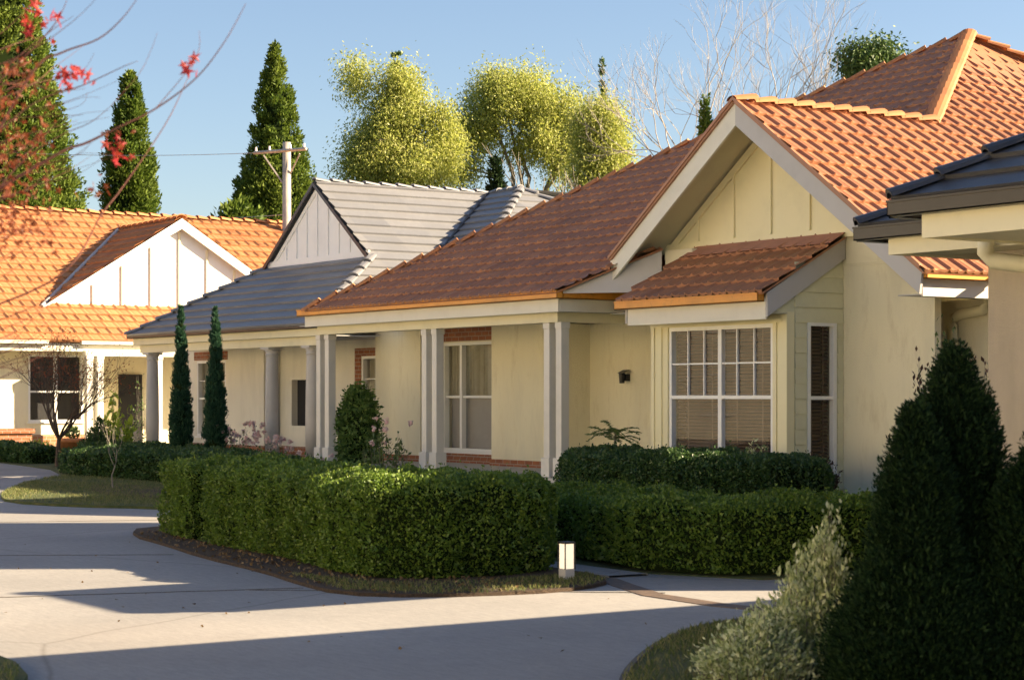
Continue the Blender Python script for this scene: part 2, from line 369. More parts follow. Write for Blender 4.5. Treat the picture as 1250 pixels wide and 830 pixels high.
# foliage ------------------------------------------------------------
def unit(a): return a/(np.linalg.norm(a,axis=-1,keepdims=True)+1e-9)
def leaves(name,C,D,size,mat,parent=None,asp=.5,jit=.7,smooth=False):
    """one folded diamond leaf per centre C, pointing along D with jitter"""
    n=len(C); D=unit(D+rng.normal(0,jit,(n,3))); S=unit(np.cross(D,rng.normal(0,1,(n,3)))); N=np.cross(D,S)
    L=(size*(rng.uniform(.7,1.3,n)))[:,None]; W=L*asp*.5
    fold=N*W*.35
    v=np.stack([C-D*L*.5, C+S*W+fold, C+D*L*.5, C-S*W+fold],1).reshape(-1,3)
    me=bpy.data.meshes.new(name); me.vertices.add(4*n); me.vertices.foreach_set('co',v.astype(np.float32).ravel())
    me.loops.add(4*n); me.loops.foreach_set('vertex_index',np.arange(4*n,dtype=np.int32))
    me.polygons.add(n); me.polygons.foreach_set('loop_start',np.arange(0,4*n,4,dtype=np.int32))
    try: me.polygons.foreach_set('loop_total',np.full(n,4,dtype=np.int32))
    except Exception: pass
    me.update(calc_edges=True)
    uv=me.uv_layers.new(name='UVMap'); r=np.repeat(rng.uniform(0.02,.98,(n,2)),4,0); uv.data.foreach_set('uv',r.astype(np.float32).ravel())
    me.validate()
    return link(name,me,mat,parent)
def wob(P,s,seed=0.):
    x,y,z=P[...,0]*s+seed,P[...,1]*s+seed*1.7,P[...,2]*s-seed
    return (np.sin(x*1.3+2.1*np.sin(y*.9))+np.sin(y*1.7+1.3*np.sin(z*1.1+x*.5))+np.sin(z*2.1+x*.8+1.9*np.sin(y*.6)))/3
def ccw(poly):
    a=sum(poly[i][0]*poly[(i+1)%len(poly)][1]-poly[(i+1)%len(poly)][0]*poly[i][1] for i in range(len(poly)))
    return poly if a>0 else poly[::-1]
def inpoly(X,Y,poly):
    r=np.zeros(len(X),bool); n=len(poly)
    for i in range(n):
        x0,y0=poly[i];x1,y1=poly[(i+1)%n]
        c=((y0>Y)!=(y1>Y)); 
        with np.errstate(all='ignore'): r^=c&(X<(x1-x0)*(Y-y0)/((y1-y0) if y1!=y0 else 1e-9)+x0)
    return r
def edgedist(X,Y,poly):
    d=np.full(len(X),9.)
    for i in range(len(poly)):
        a=np.array(poly[i]);e=np.array(poly[(i+1)%len(poly)])-a; t=np.clip(((X-a[0])*e[0]+(Y-a[1])*e[1])/(e@e),0,1)
        d=np.minimum(d,np.hypot(X-a[0]-t*e[0],Y-a[1]-t*e[1]))
    return d
def hedge(label,poly,z0,z1,dens,size,mat,rnd=.16,group=None,extra=None,name='hedge',bum=.075):
    poly=ccw(poly); c=np.mean(poly,0); t=thing(name,label,'hedge',(c[0],c[1],z0),group)
    # core: inset polygon, coloured dark to stand for shade between the leaves
    P=np.array(poly); n=len(P); ins=[]
    for i in range(n):
        a=unit(P[i]-P[i-1]);b_=unit(P[(i+1)%n]-P[i]); na=np.array((-a[1],a[0]));nb=np.array((-b_[1],b_[0])); m_=unit(na+nb); ins.append(P[i]+m_*.09/max(.4,m_@na))
    mb=MB(); mb.prism([(x,y,z0) for x,y in ins],(0,0,z1-z0-.09)); mb.build('dark_core',core,t)
    pts=[];nrm=[]
    for i in range(n):
        a=P[i]; e=P[(i+1)%n]-a; L=np.hypot(*e); k=int(L*(z1-z0)*dens)
        u=rng.uniform(0,1,k); z=rng.uniform(z0+.03,z1,k); nn=np.array((e[1],-e[0]))/L
        top=np.clip((z-(z1-rnd))/rnd,0,1); inset=rnd*(1-np.sqrt(np.clip(1-top**2,0,1)))
        pts.append(np.stack([a[0]+e[0]*u-nn[0]*inset,a[1]+e[1]*u-nn[1]*inset,z],1)); nrm.append(np.tile((nn[0],nn[1],.35),(k,1)))
    x0,y0=P.min(0);x1,y1=P.max(0); k=int((x1-x0)*(y1-y0)*dens)
    X=rng.uniform(x0,x1,k);Y=rng.uniform(y0,y1,k); m_=inpoly(X,Y,poly);X=X[m_];Y=Y[m_]; d=edgedist(X,Y,poly)
    top=np.clip(1-d/rnd,0,1); Z=z1-rnd*(1-np.sqrt(np.clip(1-top**2,0,1)))
    pts.append(np.stack([X,Y,Z],1)); nrm.append(np.tile((0,0,1.),(len(X),1)))
    C=np.concatenate(pts);N=unit(np.concatenate(nrm))
    w=wob(C,2.3,1)*bum*.6+wob(C,7,3)*bum*.8+wob(C,19,5)*bum*.35
    C=C+N*(w-rng.exponential(.022,len(C))+.02)[:,None]
    # stray shoots
    k=len(C)//45; s_=rng.integers(0,len(C),k); C=np.concatenate([C,C[s_]+N[s_]*rng.uniform(.02,.07,(k,1))+rng.normal(0,.01,(k,3))]); N=np.concatenate([N,N[s_]])
    leaves('foliage',C,N,size,mat,t,.6,.75)
    if extra: extra(t)
    return t
def clumps(centers,rad,per,out_bias=.75):
    k=len(centers); d=unit(rng.normal(0,1,(k*per,3))); r=rng.uniform(0,1,(k*per,1))**(1-out_bias)
    rr=np.repeat(np.broadcast_to(rad,(k,)),per)[:,None] if np.ndim(rad) else rad
    C=np.repeat(centers,per,0)+d*r*rr; return C,d
def cone_tree(name,label,cat,base,H,Rb,mat,ncl,per,lsize,clr,prof=None,asp=.4,trunk=bark_dark,group=None,z0=.0,jit=.5,upb=.8,lean=(0,0)):
    t=thing(name,label,cat,tuple(base),group); base=np.array(base,float)
    prof=prof or (lambda h:(1-h)**.8)
    u=rng.uniform(0,1,ncl*6); keep=rng.uniform(0,1,ncl*6)<np.array([prof(x)+.04 for x in u]); u=u[keep][:ncl]; k=len(u)
    a=rng.uniform(0,2*math.pi,k); pr=np.array([prof(x) for x in u])
    r=Rb*pr*(1+rng.normal(0,.07,k)); cr=clr*(.45+.75*pr)*rng.uniform(.7,1.25,k)
    z=z0+u*(H-z0)
    cen=np.stack([base[0]+lean[0]*u+(r-cr*.5).clip(0)*np.cos(a),base[1]+lean[1]*u+(r-cr*.5).clip(0)*np.sin(a),base[2]+z],1)
    C,d=clumps(cen,cr,per,.6); 
    ax=np.stack([C[:,0]-base[0],C[:,1]-base[1],np.zeros(len(C))],1); D=unit(ax)*.5+d*.6+np.array((0,0,upb))
    mb=MB(); mb.tube([base,base+np.array((lean[0]*.9,lean[1]*.9,H*.93))],[max(.03,Rb*.09),.01],8); mb.build('trunk',trunk,t)
    # solid inner mass, its dark colour stands for shade inside the crown
    n=14; mb=MB(); zz=np.linspace(0,1,n); mb.tube([(base[0]+lean[0]*h,base[1]+lean[1]*h,base[2]+z0+h*(H-z0)*.95) for h in zz],[max(.01,Rb*prof(h)*.72) for h in zz],12); mb.build('dark_core',core,t)
    leaves('crown',C,D,lsize,mat,t,asp,jit)
    return t
def grow(mb,p,d,L,r,lvl,maxl,tips,up=.12,spread=.55,kids=(2,3),droop=0,k=5,shr=.72,seg=3):
    pts=[p];rad=[r]; q=p.copy(); dd=d.copy()
    for i in range(seg):
        dd=unit(dd+rng.normal(0,.13,3)+np.array((0,0,up-droop*lvl))); q=q+dd*L/seg; pts.append(q.copy()); rad.append(r*(1-.3*(i+1)/seg))
    mb.tube(pts,rad,k if lvl<2 else 4 if lvl<3 else 3,False)
    if lvl>=maxl: tips.append((q,dd)); return
    n=random.randint(*kids)
    for j in range(n):
        a=unit(np.cross(dd,rng.normal(0,1,3))); nd=unit(dd+a*spread*random.uniform(.6,1.3)); 
        s_=pts[-1] if j<2 else pts[random.randint(1,seg-1)+0]
        grow(mb,np.array(s_),nd,L*shr*random.uniform(.8,1.2),r*.62,lvl+1,maxl,tips,up,spread,kids,droop,k,shr,seg)
def flat(name,poly,z,mat,kind='structure',thick=0,tris=False,label=None,cat=None):
    mb=MB()
    if thick: mb.prism([(x,y,z-thick) for x,y in poly],(0,0,thick))
    else: mb.add([(x,y,z) for x,y in poly],[tuple(range(len(poly)))])
    o=mb.build(name,mat); 
    if kind: o['kind']=kind
    return o
#SECTION setting
# ================================================================== SETTING
mb=MB(); mb.box(-400,300,-300,500,-.5,-.02); o=mb.build('ground',lawn); tag(o,kind='structure')
flat('road',[(-60,-9),(10,-9),(10,24),(-9.0,24),(-9,11.5),(-48,17)],.0,concrete)
def smooth(pts,it=2):
    for _ in range(it):
        q=[]
        for i in range(len(pts)):
            a=np.array(pts[i]);b_=np.array(pts[(i+1)%len(pts)]); q+=[tuple(a*.75+b_*.25),tuple(a*.25+b_*.75)]
        pts=q
    return pts
bed=smooth([(-22.2,9.55),(-21.0,8.95),(-19.5,8.7),(-17.9,8.35),(-16,8.1),(-14.9,7.85),(-13.9,7.7),(-13.35,8.15),(-13.1,9.0),(-13.15,9.6),(-13.5,10.15),(-14.4,10.45),(-16,10.4),(-22.3,11.4)],1)
flat('garden_bed',bed,.03,mulch,thick=.05)
house_yard=[(-26.0,11.7),(-24.2,11.9),(-22.3,10.9),(-16.2,10.9),(-14.0,10.95),(-13.0,11.4),(-12.7,12.6),(-12.7,30),(-49,30),(-49,16.6),(-41,15.6),(-37,14.4),(-34,13.6),(-32.6,12.9)]
flat('yard',house_yard,.012,lawn,thick=.03)
isl=smooth([(-37.2,14.6),(-36.2,13.7),(-34.8,12.8),(-32.6,11.7),(-30.6,10.8),(-28.6,10.2),(-27,10.6),(-26.0,11.4),(-24.2,11.9),(-26,13.8),(-30,14.6)],1)
flat('lawn_island',isl,.04,lawn,thick=.05)
flat('mulch_ring',smooth([(-33.4,13.6),(-31.5,12.6),(-28.6,11.9),(-27.4,12.6),(-30.5,13.9)],2),.052,mulch,thick=.01)
risl=smooth([(-6,5.0),(-8.4,6.35),(-9.1,6.95),(-9.85,7.75),(-10.4,8.5),(-10.6,9.1),(-10.55,9.9),(-9.5,10.8),(-6,10.8),(-4,8)],2)
flat('lawn_corner',risl,.035,lawn,thick=.05)
flat('lawn_verge',smooth([(-12.3,4.15),(-11.0,4.08),(-10.0,3.6),(-8,2.2),(-9.5,0.5),(-13,0.5),(-13.4,3.6)],1),.03,lawn,thick=.04)
# kerb lines, joints, brick band
def strip(name,pts,w,z,mat,th=.02):
    mb=MB(); P=[np.array(p,float) for p in pts]; n=len(P); Ls=[];Rs=[]
    for i in range(n):
        t=unit(P[min(i+1,n-1)]-P[max(i-1,0)]); nn=np.array((-t[1],t[0])); Ls.append(P[i]+nn*w/2);Rs.append(P[i]-nn*w/2)
    vs=[(*p,z) for p in Ls]+[(*p,z) for p in Rs]+[(*p,z-th) for p in Ls]+[(*p,z-th) for p in Rs]
    fs=[]
    for i in range(n-1): fs+=[(i,i+1,n+i+1,n+i),(2*n+i,2*n+i+1,i+1,i),(n+i,n+i+1,3*n+i+1,3*n+i)]
    mb.add(vs,fs); o=mb.build(name,mat); tag(o,kind='structure'); return o
def wavy(a,b_,n=24,amp=.02):
    a=np.array(a);b_=np.array(b_); d=unit(b_-a); nn=np.array((-d[1],d[0])); return [a+(b_-a)*i/n+nn*random.uniform(-amp,amp) for i in range(n+1)]
strip('road_joint',wavy((-20.8,4.2),(-18.4,8.3),24,.008),.022,.004,joint_m)
strip('road_joint',wavy((-15.6,4.3),(-14.6,7.75),24,.02),.03,.004,joint_m)
strip('road_joint',wavy((-14.7,7.3),(-12.6,10.0),30,.02),.03,.0045,joint_m)
strip('road_joint',wavy((-25.5,5.5),(-23.5,10.8),24,.008),.02,.004,joint_m)
strip('brick_band',[(-14.6,10.55),(-13.9,10.35),(-13.3,10.1),(-12.5,9.8),(-11.6,9.75),(-10.6,9.95)],.20,.006,paver)
strip('lawn_edge',risl[30:]+risl[:26],.035,.045,joint_m,.06)
strip('path',[(-13.9,10.62),(-15.4,10.68),(-17,10.7),(-22,10.9)],.42,.02,concrete)
def blades(name,poly,z,dens,h,mat=grass_m):
    P=np.array(poly);x0,y0=P.min(0);x1,y1=P.max(0);k=int((x1-x0)*(y1-y0)*dens);X=rng.uniform(x0,x1,k);Y=rng.uniform(y0,y1,k);m_=inpoly(X,Y,poly);X=X[m_];Y=Y[m_]
    m_=wob(np.stack([X,Y,0*X],1),1.6,2)+rng.normal(0,.5,len(X))>-.35; X=X[m_];Y=Y[m_]
    o=leaves(name,np.stack([X,Y,np.full(len(X),z+h*.35)],1),np.tile((0,0,1.),(len(X),1)),h,mat,None,.13,.45); return tag(o,kind='stuff')
blades('grass',risl,.035,2600,.05)
blades('grass',isl,.04,900,.05)
blades('grass',[(-13.3,8.2),(-13.1,9),(-13.15,9.6),(-13.5,10.1),(-14.1,10.3),(-13.95,9.2),(-14.3,8.35),(-15.5,8.1),(-14,7.8)],.03,2500,.045)
blades('grass',[(-12.3,4.1),(-11,4.0),(-10,3.6),(-8,2.2),(-9.5,.5),(-13,.5)],.03,1500,.05)
k=1500; X=rng.uniform(-21.5,-13.2,k);Y=rng.uniform(7.8,9.4,k);m_=inpoly(X,Y,bed);C=np.stack([X,Y,np.full(k,.04)],1)[m_]
tag(leaves('leaf_litter',C,np.tile((1.,0,.05),(len(C),1)),.045,dry_leaf,None,.5,.8),kind='stuff')
k=70; C=np.stack([rng.uniform(-22,-10,k),rng.uniform(4.5,9.5,k),np.full(k,.008)],1)
tag(leaves('fallen_leaf_scatter',C,np.tile((1.,.2,0),(k,1)),.035,dry_leaf,None,.6,.15),kind='stuff')
#SECTION houses
# ================================================================== MAIN HOUSE
H=thing('house','cream cottage with terracotta tiled roof, orange gutters and tall front gable beside the bay window','house',(-25,22,0))
P=(-24.55,26.35,8.0); C0=(-33.45,17.78,3.22); M=(-28.8,23.0,6.13)
def fz(y): return 3.22+.56*(y-17.78)
def rz(x): return 3.2+.71*(-17.95-x)
xr=-21.65; zr=rz(xr); yr=17.78+(zr-3.22)/.56
A0=(-25.15,17.78,3.22); A1=(-23.95,18.95,fz(18.95)); 
vy=lambda y:(xr-(zr-fz(y))/.71, y, fz(y))
upF=(0,1,.56); upR=(-1,0,.71); upL=(1,0,.71)
rf=slope('roof',[[C0,A0,vy(18.95),M],[A0,A1,vy(18.95)],[M,vy(18.95),(xr,yr,zr),P]],upF,tile_red,H,org=C0)
slope('roof_slope',[[(-17.92,18.42,rz(-17.92)),(-17.92,34.9,rz(-17.92)),(xr,yr,zr),(xr,18.42,zr)],[(xr,yr,zr),(-17.92,34.9,rz(-17.92)),P]],upR,tile_red,rf)
slope('roof_slope',[[(xr,18.42,zr),(xr,yr,zr),(-24.62,18.42,zr-.71*(xr*-1*-1+24.62))]],upL,tile_red,rf)
plain('roof_back',[[C0,M,(-33.45,35,3.2)],[M,P,(-33.45,35,3.2)],[P,(-17.92,34.9,3.2),(-33.45,35,3.2)]],tile_red,rf)
for a,b_ in (((xr,18.42,zr),(xr,yr,zr)),((xr,yr,zr),P),(P,(-17.92,34.9,3.2)),(C0,M),(M,P)): caps(b_,a,rf,tile_cap)
# gutters, fascia, beam
def gutter(F,u0,u1,z,parent,mat,h=.125,d=.12,n0=0):
    g=MB(); F.b(g,u0,u1,n0,n0+d,z,z+.012); F.b(g,u0,u1,n0+d-.01,n0+d,z,z+h); F.b(g,u0,u1,n0,n0+.008,z,z+h*.9); F.b(g,u0,u1,n0+d-.004,n0+d+.014,z+h-.018,z+h)
    F.b(g,u0,u0+.008,n0,n0+d,z,z+h); F.b(g,u1-.008,u1,n0,n0+d,z,z+h)
    return g.build('gutter',mat,parent)
gutter(FY(17.92),-33.8,-25.14,3.12,H,gut_orange); gutter(FX(-25.27),17.93,19.4,3.12,H,gut_orange,.123)
f=MB(); f.box(-33.7,-25.28,17.925,17.96,2.92,3.18); f.box(-25.31,-25.275,17.963,19.4,2.921,3.179); f.build('fascia',trim_pale,H)
f=MB(); f.box(-33.6,-25.6,18.14,18.36,2.77,2.93); f.box(-25.8,-25.62,18.363,21.2,2.771,2.93); f.build('beam',trim_cream,H)
f=MB(); f.box(-34,-25.32,17.97,21.3,2.935,2.95); f.box(-25.318,-24.0,19.0,21.3,2.9,2.915); f.build('soffit',ceil_m,H)
# grey infill board under the verandah verge
f=MB(); f.prism([(-25.2,17.97,3.245),(-24.02,19.0,fz(18.93)-.03),(-24.02,19.0,3.25)],(.03,-.03,0)); f.prism([(-25.2,17.97,3.2),(-24.02,19.0,3.2),(-24.02,19.0,3.25),(-25.2,17.97,3.25)],(.05,-.05,0)); f.build('verge_board',trim_grey,H)
# walls
w=MB()
wall_open(w,FY(20.3),-35.1,-33.33,.42,2.95,.45,[]); wall_open(w,FY(20.3),-30.78,-29.04,.42,2.95,.5,[])
wall_open(w,FY(20.75),-33.33,-30.78,.42,2.95,.3,[(-33.2,-31.2,.50,2.64)])
w.box(-29.04,-24.0,21.3,21.6,.3,2.9)
w.box(-29.05,-29.04+.001,20.805,21.3,.3,2.9); w.box(-35.1,-34.8,20.76,24,.3,2.95)
w.box(-34.8,-29.1,21.4,34,.0,3.1); w.box(-29.1,-18.7,21.62,34,.0,3.1)
w.box(-23.95,-23.6,19.3,21.3,.1,3.85); w.box(-24.0,-23.34,19.05,19.29,2.9,3.84); w.box(-23.6,-18.58,19.3,19.42,.1,3.82); w.box(-18.88,-18.58,21.62,34,.1,3.2)
w.build('wall',wall_yellow,H)
w=MB(); w.box(-23.95,-18.58,19.285,19.299,3.40,3.44); w.build('joint_trim',trim_cream,H)
w=MB(); w.box(-20.2,-14.6,20.1,20.3,.0,2.9); w.build('wing_wall',wall_yellow,H)
bk=MB(); bk.box(-35.12,-33.31,20.27,20.7,.1,.42); bk.box(-30.80,-29.02,20.27,20.7,.1,.42); bk.box(-33.31,-30.8,20.72,21.0,.1,.42); bl_=MB(); bl_.box(-33.3,-31.1,20.735,20.76,2.66,2.93); bl_.build('brick_lintel',brick_m,H)
bk.prism([(-33.2,20.6,.36),(-33.2,20.74,.5),(-33.2,20.74,.4),(-33.2,20.6,.28)],(2.1,0,0)); bk.build('brick_plinth',brick_m,H)
window(FY(20.75),-33.2,-31.2,.52,2.64,H,2,(0,0),.5,'curtain',cuts=[0,.31,1])
# verandah floor
f=MB(); f.box(-34.5,-25.3,17.9,21.3,.0,.30); f.box(-25.5,-24.8,17.7,18.9,.0,.16); f.build('verandah_floor',slab_m,H)
# paired square posts
def post(x,y,parent,s=.078,z0=.3,z1=2.77):
    m_=MB(); m_.box(x-s,x+s,y-s,y+s,z0+.3,z1-.05); m_.box(x-s-.012,x+s+.012,y-s-.012,y+s+.012,z1-.1,z1-.001)
    p=m_.build('post',post_m,parent,bevel=.006)
    b_=MB(); b_.box(x-s-.035,x+s+.035,y-s-.035,y+s+.035,z0,z0+.31); b_.build('base',post_m,p,bevel=.008)
for x in (-25.95,-25.62,-29.72,-29.38,-33.62,-33.28): post(x,18.25,H)
# bay window
by=18.25; bx0,bx1=-23.33,-20.32
w=MB(); wall_open(w,FY(by),bx0,bx1,.1,2.75,.14,[(-22.90,-20.60,.56,2.60)])
w.box(bx0,bx0+.14,by+.14,19.3,.1,3.0); w.build('bay_wall',panel_y,H)
w=MB(); F=FX(bx1); wall_open(w,F,by+.14,19.3,.1,3.26,.14,[(18.62,19.16,.52,2.62)]); w.build('bay_side',siding_m,H)
w=MB()
for i in range(15):
    z=.3+i*.21
    for (a,c) in (((by+.14,18.60),(19.19,19.29)) if .48<z<2.6 else ((by+.14,19.29),)):
        top=min(z+.205,3.0+.54*(c-17.85)); w.prism([(bx1,a,z),(bx1+.022,a,z),(bx1+.006,a,z+.2),(bx1,a,z+.2)],(0,c-a,0))
w.build('weatherboard',siding_m,H)
w=MB(); 
for x in (bx0+.02,bx0+.2,-22.98,bx1-.27,bx1-.16): w.box(x,x+.07,by-.02,by,.1,2.64)
w.box(bx1-.09,bx1+.02,by-.022,by+.12,.1,2.70); w.box(bx0,bx1-.092,by-.025,by-.001,2.605,2.70); w.build('corner_trim',panel_y,H)
window(FY(by),-22.90,-20.60,.56,2.60,H,2,(3,2),.5,'blind',.02)
window(FX(bx1+.02),18.62,19.16,.52,2.62,H,1,(0,0),.5,'blind',.03)
bz=lambda y:3.0+.54*(y-17.72)
br=slope('bay_roof',[[(-23.5,17.72,bz(17.72)),(-20.22,17.72,bz(17.72)),(-20.22,19.28,bz(19.28)),(-23.5,19.28,bz(19.28))]],(0,1,.54),tile_red,H)
gutter(FY(17.84),-23.55,-20.32,2.88,H,gut_orange,.12)
f=MB(); f.box(-23.38,-20.30,17.845,17.875,2.64,2.93); f.build('fascia',trim_pale,H)
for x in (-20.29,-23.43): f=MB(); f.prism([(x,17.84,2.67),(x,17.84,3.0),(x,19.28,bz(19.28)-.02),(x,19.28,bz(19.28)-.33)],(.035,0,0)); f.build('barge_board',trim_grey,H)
f=MB(); f.box(-23.39,-20.292,17.88,18.24,2.72,2.735); f.build('soffit',soffit_m,H)
f=MB(); f.prism([(bx1-.03,17.88,2.74),(bx1-.03,19.29,2.74),(bx1-.03,19.29,3.62),(bx1-.03,17.88,2.98)],(.029,0,0)); f.build('bay_cheek',siding_m,H)
f=MB(); f.prism([(-23.45,18.95,bz(18.95)+.055),(-20.20,18.95,bz(18.95)+.055),(-20.2,19.283,bz(19.28)+.06),(-23.45,19.283,bz(19.28)+.06)],(0,0,.008)); f.build('flashing',paint('flashing_pink',(.45,.20,.13),.7,.1,4),H)
# gable
pz0=3.85; gx=xr
f=MB(); 
xl,xrr=-23.95-.5,-18.58-.1
f.prism([(gx-(zr-.12-pz0)/.71,19.27,pz0),(gx+(zr-.12-pz0)/.71,19.27,pz0),(gx,19.27,zr-.12)],(0,.1,0)); f.build('gable_panel',panel_y,H)
f=MB()
for x in [-23.45+.83*i for i in range(6)]:
    zt=zr-.2-.71*abs(x-gx); 
    if zt>pz0+.2: f.box(x-.022,x+.022,19.235,19.268,pz0+.11,zt)
f.box(gx-2.72,gx+2.72,19.225,19.266,pz0-.04,pz0+.10)
for s_ in (-1,1):
    f.prism([(gx,19.23,zr-.14),(gx,19.23,zr-.27),(gx+s_*2.6,19.23,zr-.27-.71*2.6),(gx+s_*2.6,19.23,zr-.14-.71*2.6)],(0,.036,0))
f.build('batten',panel_y,H)
for s_,L in ((-1,2.98),(1,3.66)):
    z=lambda u,o_:zr+o_-.71*u
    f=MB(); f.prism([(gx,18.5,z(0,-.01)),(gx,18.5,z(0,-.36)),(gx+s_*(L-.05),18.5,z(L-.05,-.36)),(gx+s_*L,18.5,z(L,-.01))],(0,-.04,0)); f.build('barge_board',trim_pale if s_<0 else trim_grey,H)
    f=MB(); f.prism([(gx,18.5,z(0,-.06)),(gx+s_*L,18.5,z(L,-.06)),(gx+s_*L,18.5,z(L,-.09)),(gx,18.5,z(0,-.09))],(0,.80,0)); f.build('soffit',soffit_m,H)
    f=MB(); f.prism([(gx,18.455,z(0,.0)),(gx,18.455,z(0,.055)),(gx+s_*L,18.455,z(L,.055)),(gx+s_*L,18.455,z(L,.0))],(0,-.05,0)); f.build('verge_tile',tile_red,rf)
# right eave
gutter(FX(-18.06),18.5,19.85,3.10,H,gut_orange); gutter(FY(19.9),-17.93,-14.6,3.10,H,gut_orange)
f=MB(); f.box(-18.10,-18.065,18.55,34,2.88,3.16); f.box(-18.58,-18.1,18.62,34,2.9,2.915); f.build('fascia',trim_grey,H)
d=MB(); d.tube([(-18.30,20.02,3.1),(-18.30,20.02,2.86),(-18.33,20.02,2.79),(-18.4,20.02,2.75),(-18.82,20.02,2.70),(-18.9,20.02,2.66),(-18.94,20.02,2.56),(-18.94,20.02,.1)],.075,10); d.build('downpipe',trim_cream,H,True)
d=MB(); d.box(-27.95,-27.83,21.2,21.3,1.86,1.98); d.prism([(-27.98,21.12,2.0),(-27.80,21.12,2.0),(-27.82,21.24,2.06),(-27.96,21.24,2.06)],(0,.03,.0)); d.tube([(-27.89,21.16,1.82),(-27.89,21.16,2.0)],[.045,.06],8); d.build('wall_lamp',lamp_black,H)
# ================================================================== GREY-ROOFED HOUSE
G=thing('house','grey tiled cottage with pale board gable and round columns behind the slim cypresses','house',(-40,23,0))
ge=18.7; gz=lambda y:3.02+.615*(y-ge); GY=21.3
g0=(-44.15,ge,3.02); g1=(-34.85,ge,3.02); gl=(-41.9,GY,gz(GY)); gr=(-36.95,GY,gz(GY)); gxc=-39.42; gt=.735; gzr=gz(GY)+gt*2.475
rf2=slope('roof',[[g0,g1,gr,gl]],(0,1,.615),tile_grey,G,tw=.9,ch=.345,style='flat',div=1,th=.045)
ridge_b=(gxc,25.95,gzr); P2=(-38.1,25.95,gzr)
zz_=gzr-gt*(-34.85-gxc)
slope('roof_slope',[[(-34.85,18.7,zz_),(-34.85,20.2,zz_),(gr[0],21.2,gr[2])],[(-34.85,20.2,zz_),ridge_b,(gr[0],21.2,gr[2])],[ridge_b,(gxc,21.2,gzr),(gr[0],21.2,gr[2])]],(-1,0,gt),tile_grey,rf2,tw=.9,ch=.345,style='flat',div=1,th=.045,org=(-34.85,18.7,zz_+.01))
slope('roof_slope',[[ridge_b,(-34.8,20.25,3.03),(-32.4,20.25,3.03),P2]],(0,1,.6),tile_grey,rf2,tw=.9,style='flat',div=1,th=.04,org=(-40,20.25,3.03))
slope('roof_slope',[[P2,(-32.4,20.25,3.03),(-32.4,31.6,3.03)]],(-1,0,.6),tile_grey,rf2,tw=.9,style='flat',div=1,th=.04,org=(-32.4,20,3.03))
slope('roof_slope',[[(-38.6,26.2,6.25),(-38.6,40,6.25),(-33.2,40,3.0),(-33.2,27,3.0)]],(-1,0,.6),tile_grey,rf2,tw=.9,style='flat',div=1,th=.04,org=(-33.2,27,3.0))
plain('roof_back',[[g0,gl,(-46,34,3.0)],[(gxc,21.2,gzr),(-42.0,21.2,gl[2]),(-46,30,3.2),ridge_b],[ridge_b,P2,(-38.6,40,6.2),(-46,40,3.)]],tile_grey,rf2)
for a,b_ in ((g0,gl),(g1,gr),((-32.4,20.25,3.03),P2),((-32.4,31.6,3.03),P2)): caps(a,b_,rf2,tile_grey,.11,.4)
caps((gxc,21.2,gzr),ridge_b,rf2,tile_grey,.09,.4); caps(P2,ridge_b,rf2,tile_grey,.09,.4)
v=MB(); v.tube([(-39.3,25.8,6.40),(-34.85,20.3,3.09)],.035,6); v.build('valley_flashing',gut_dark,rf2)
f=MB(); f.prism([(gl[0]+.12,GY,gl[2]),(gr[0]-.12,GY,gr[2]),(gxc,GY,gzr-.1)],(0,.1,0)); f.build('gable_panel',panel_w,G)
f=MB()
for i in range(-4,5):
    x=gxc+i*.5; zt=gzr-.16-gt*abs(x-gxc)
    if zt>gl[2]+.15: f.box(x-.02,x+.02,GY-.028,GY-.001,gl[2]+.13,zt)
f.box(gl[0]+.1,gr[0]-.1,GY-.05,GY-.002,gl[2]-.02,gl[2]+.12)
for s_ in (-1,1): f.prism([(gxc,GY-.03,gzr-.13),(gxc,GY-.03,gzr-.25),(gxc+s_*2.4,GY-.03,gzr-.25-gt*2.4),(gxc+s_*2.4,GY-.03,gzr-.13-gt*2.4)],(0,.028,0))
f.build('batten',panel_w,G)
for s_ in (-1,1):
    f=MB(); f.prism([(gxc,21.2,gzr-.02),(gxc,21.2,gzr-.11),(gxc+s_*2.47,21.2,gl[2]-.1),(gxc+s_*2.47,21.2,gl[2]-.0)],(0,-.04,0)); f.build('barge_board',gut_dark,G)
gutter(FY(18.84),-44.2,-34.0,2.95,G,gut_dark,.07)
f=MB(); f.box(-44.1,-34.7,18.845,18.88,2.80,2.98); f.build('fascia',trim_cream,G)
f=MB(); f.box(-44.0,-34.95,18.98,19.22,2.62,2.80); f.build('beam',trim_cream,G)
f=MB(); f.box(-44.1,-34.9,18.89,21.0,2.805,2.82); f.build('soffit',ceil_m,G)
def column(x,y,parent,r=.15,z0=.2,z1=2.62,mat=column_m):
    m_=MB(); pr=[(r*1.0,z0+.12),(r*1.03,z0+.8),(r*.98,z0+1.5),(r*.86,z1-.22),(r*.86,z1-.18),(r*.98,z1-.165),(r*.98,z1-.145),(r*.88,z1-.14),(r*.9,z1-.1),(r*1.15,z1-.05)]
    m_.lathe((x,y),pr,20); p=m_.build('column',mat,parent,True)
    c=MB(); c.box(x-r*1.2,x+r*1.2,y-r*1.2,y+r*1.2,z1-.05,z1-.001); c.build('capital',mat,p)
    c=MB(); c.lathe((x,y),[(r*1.2,z0),(r*1.25,z0+.05),(r*1.05,z0+.12)],20); c.build('base',mat,p)
for x in (-43.55,-37.37,-35.56): column(x,19.1,G)
w=MB(); wall_open(w,FY(20.6),-44.9,-40.72,.45,2.81,.4,[(-44.3,-42.7,.62,2.44)])
wall_open(w,FY(21.02),-40.715,-35.12,.45,2.81,.28,[(-40.15,-39.4,.92,1.96),(-36.93,-35.6,.62,2.44)])
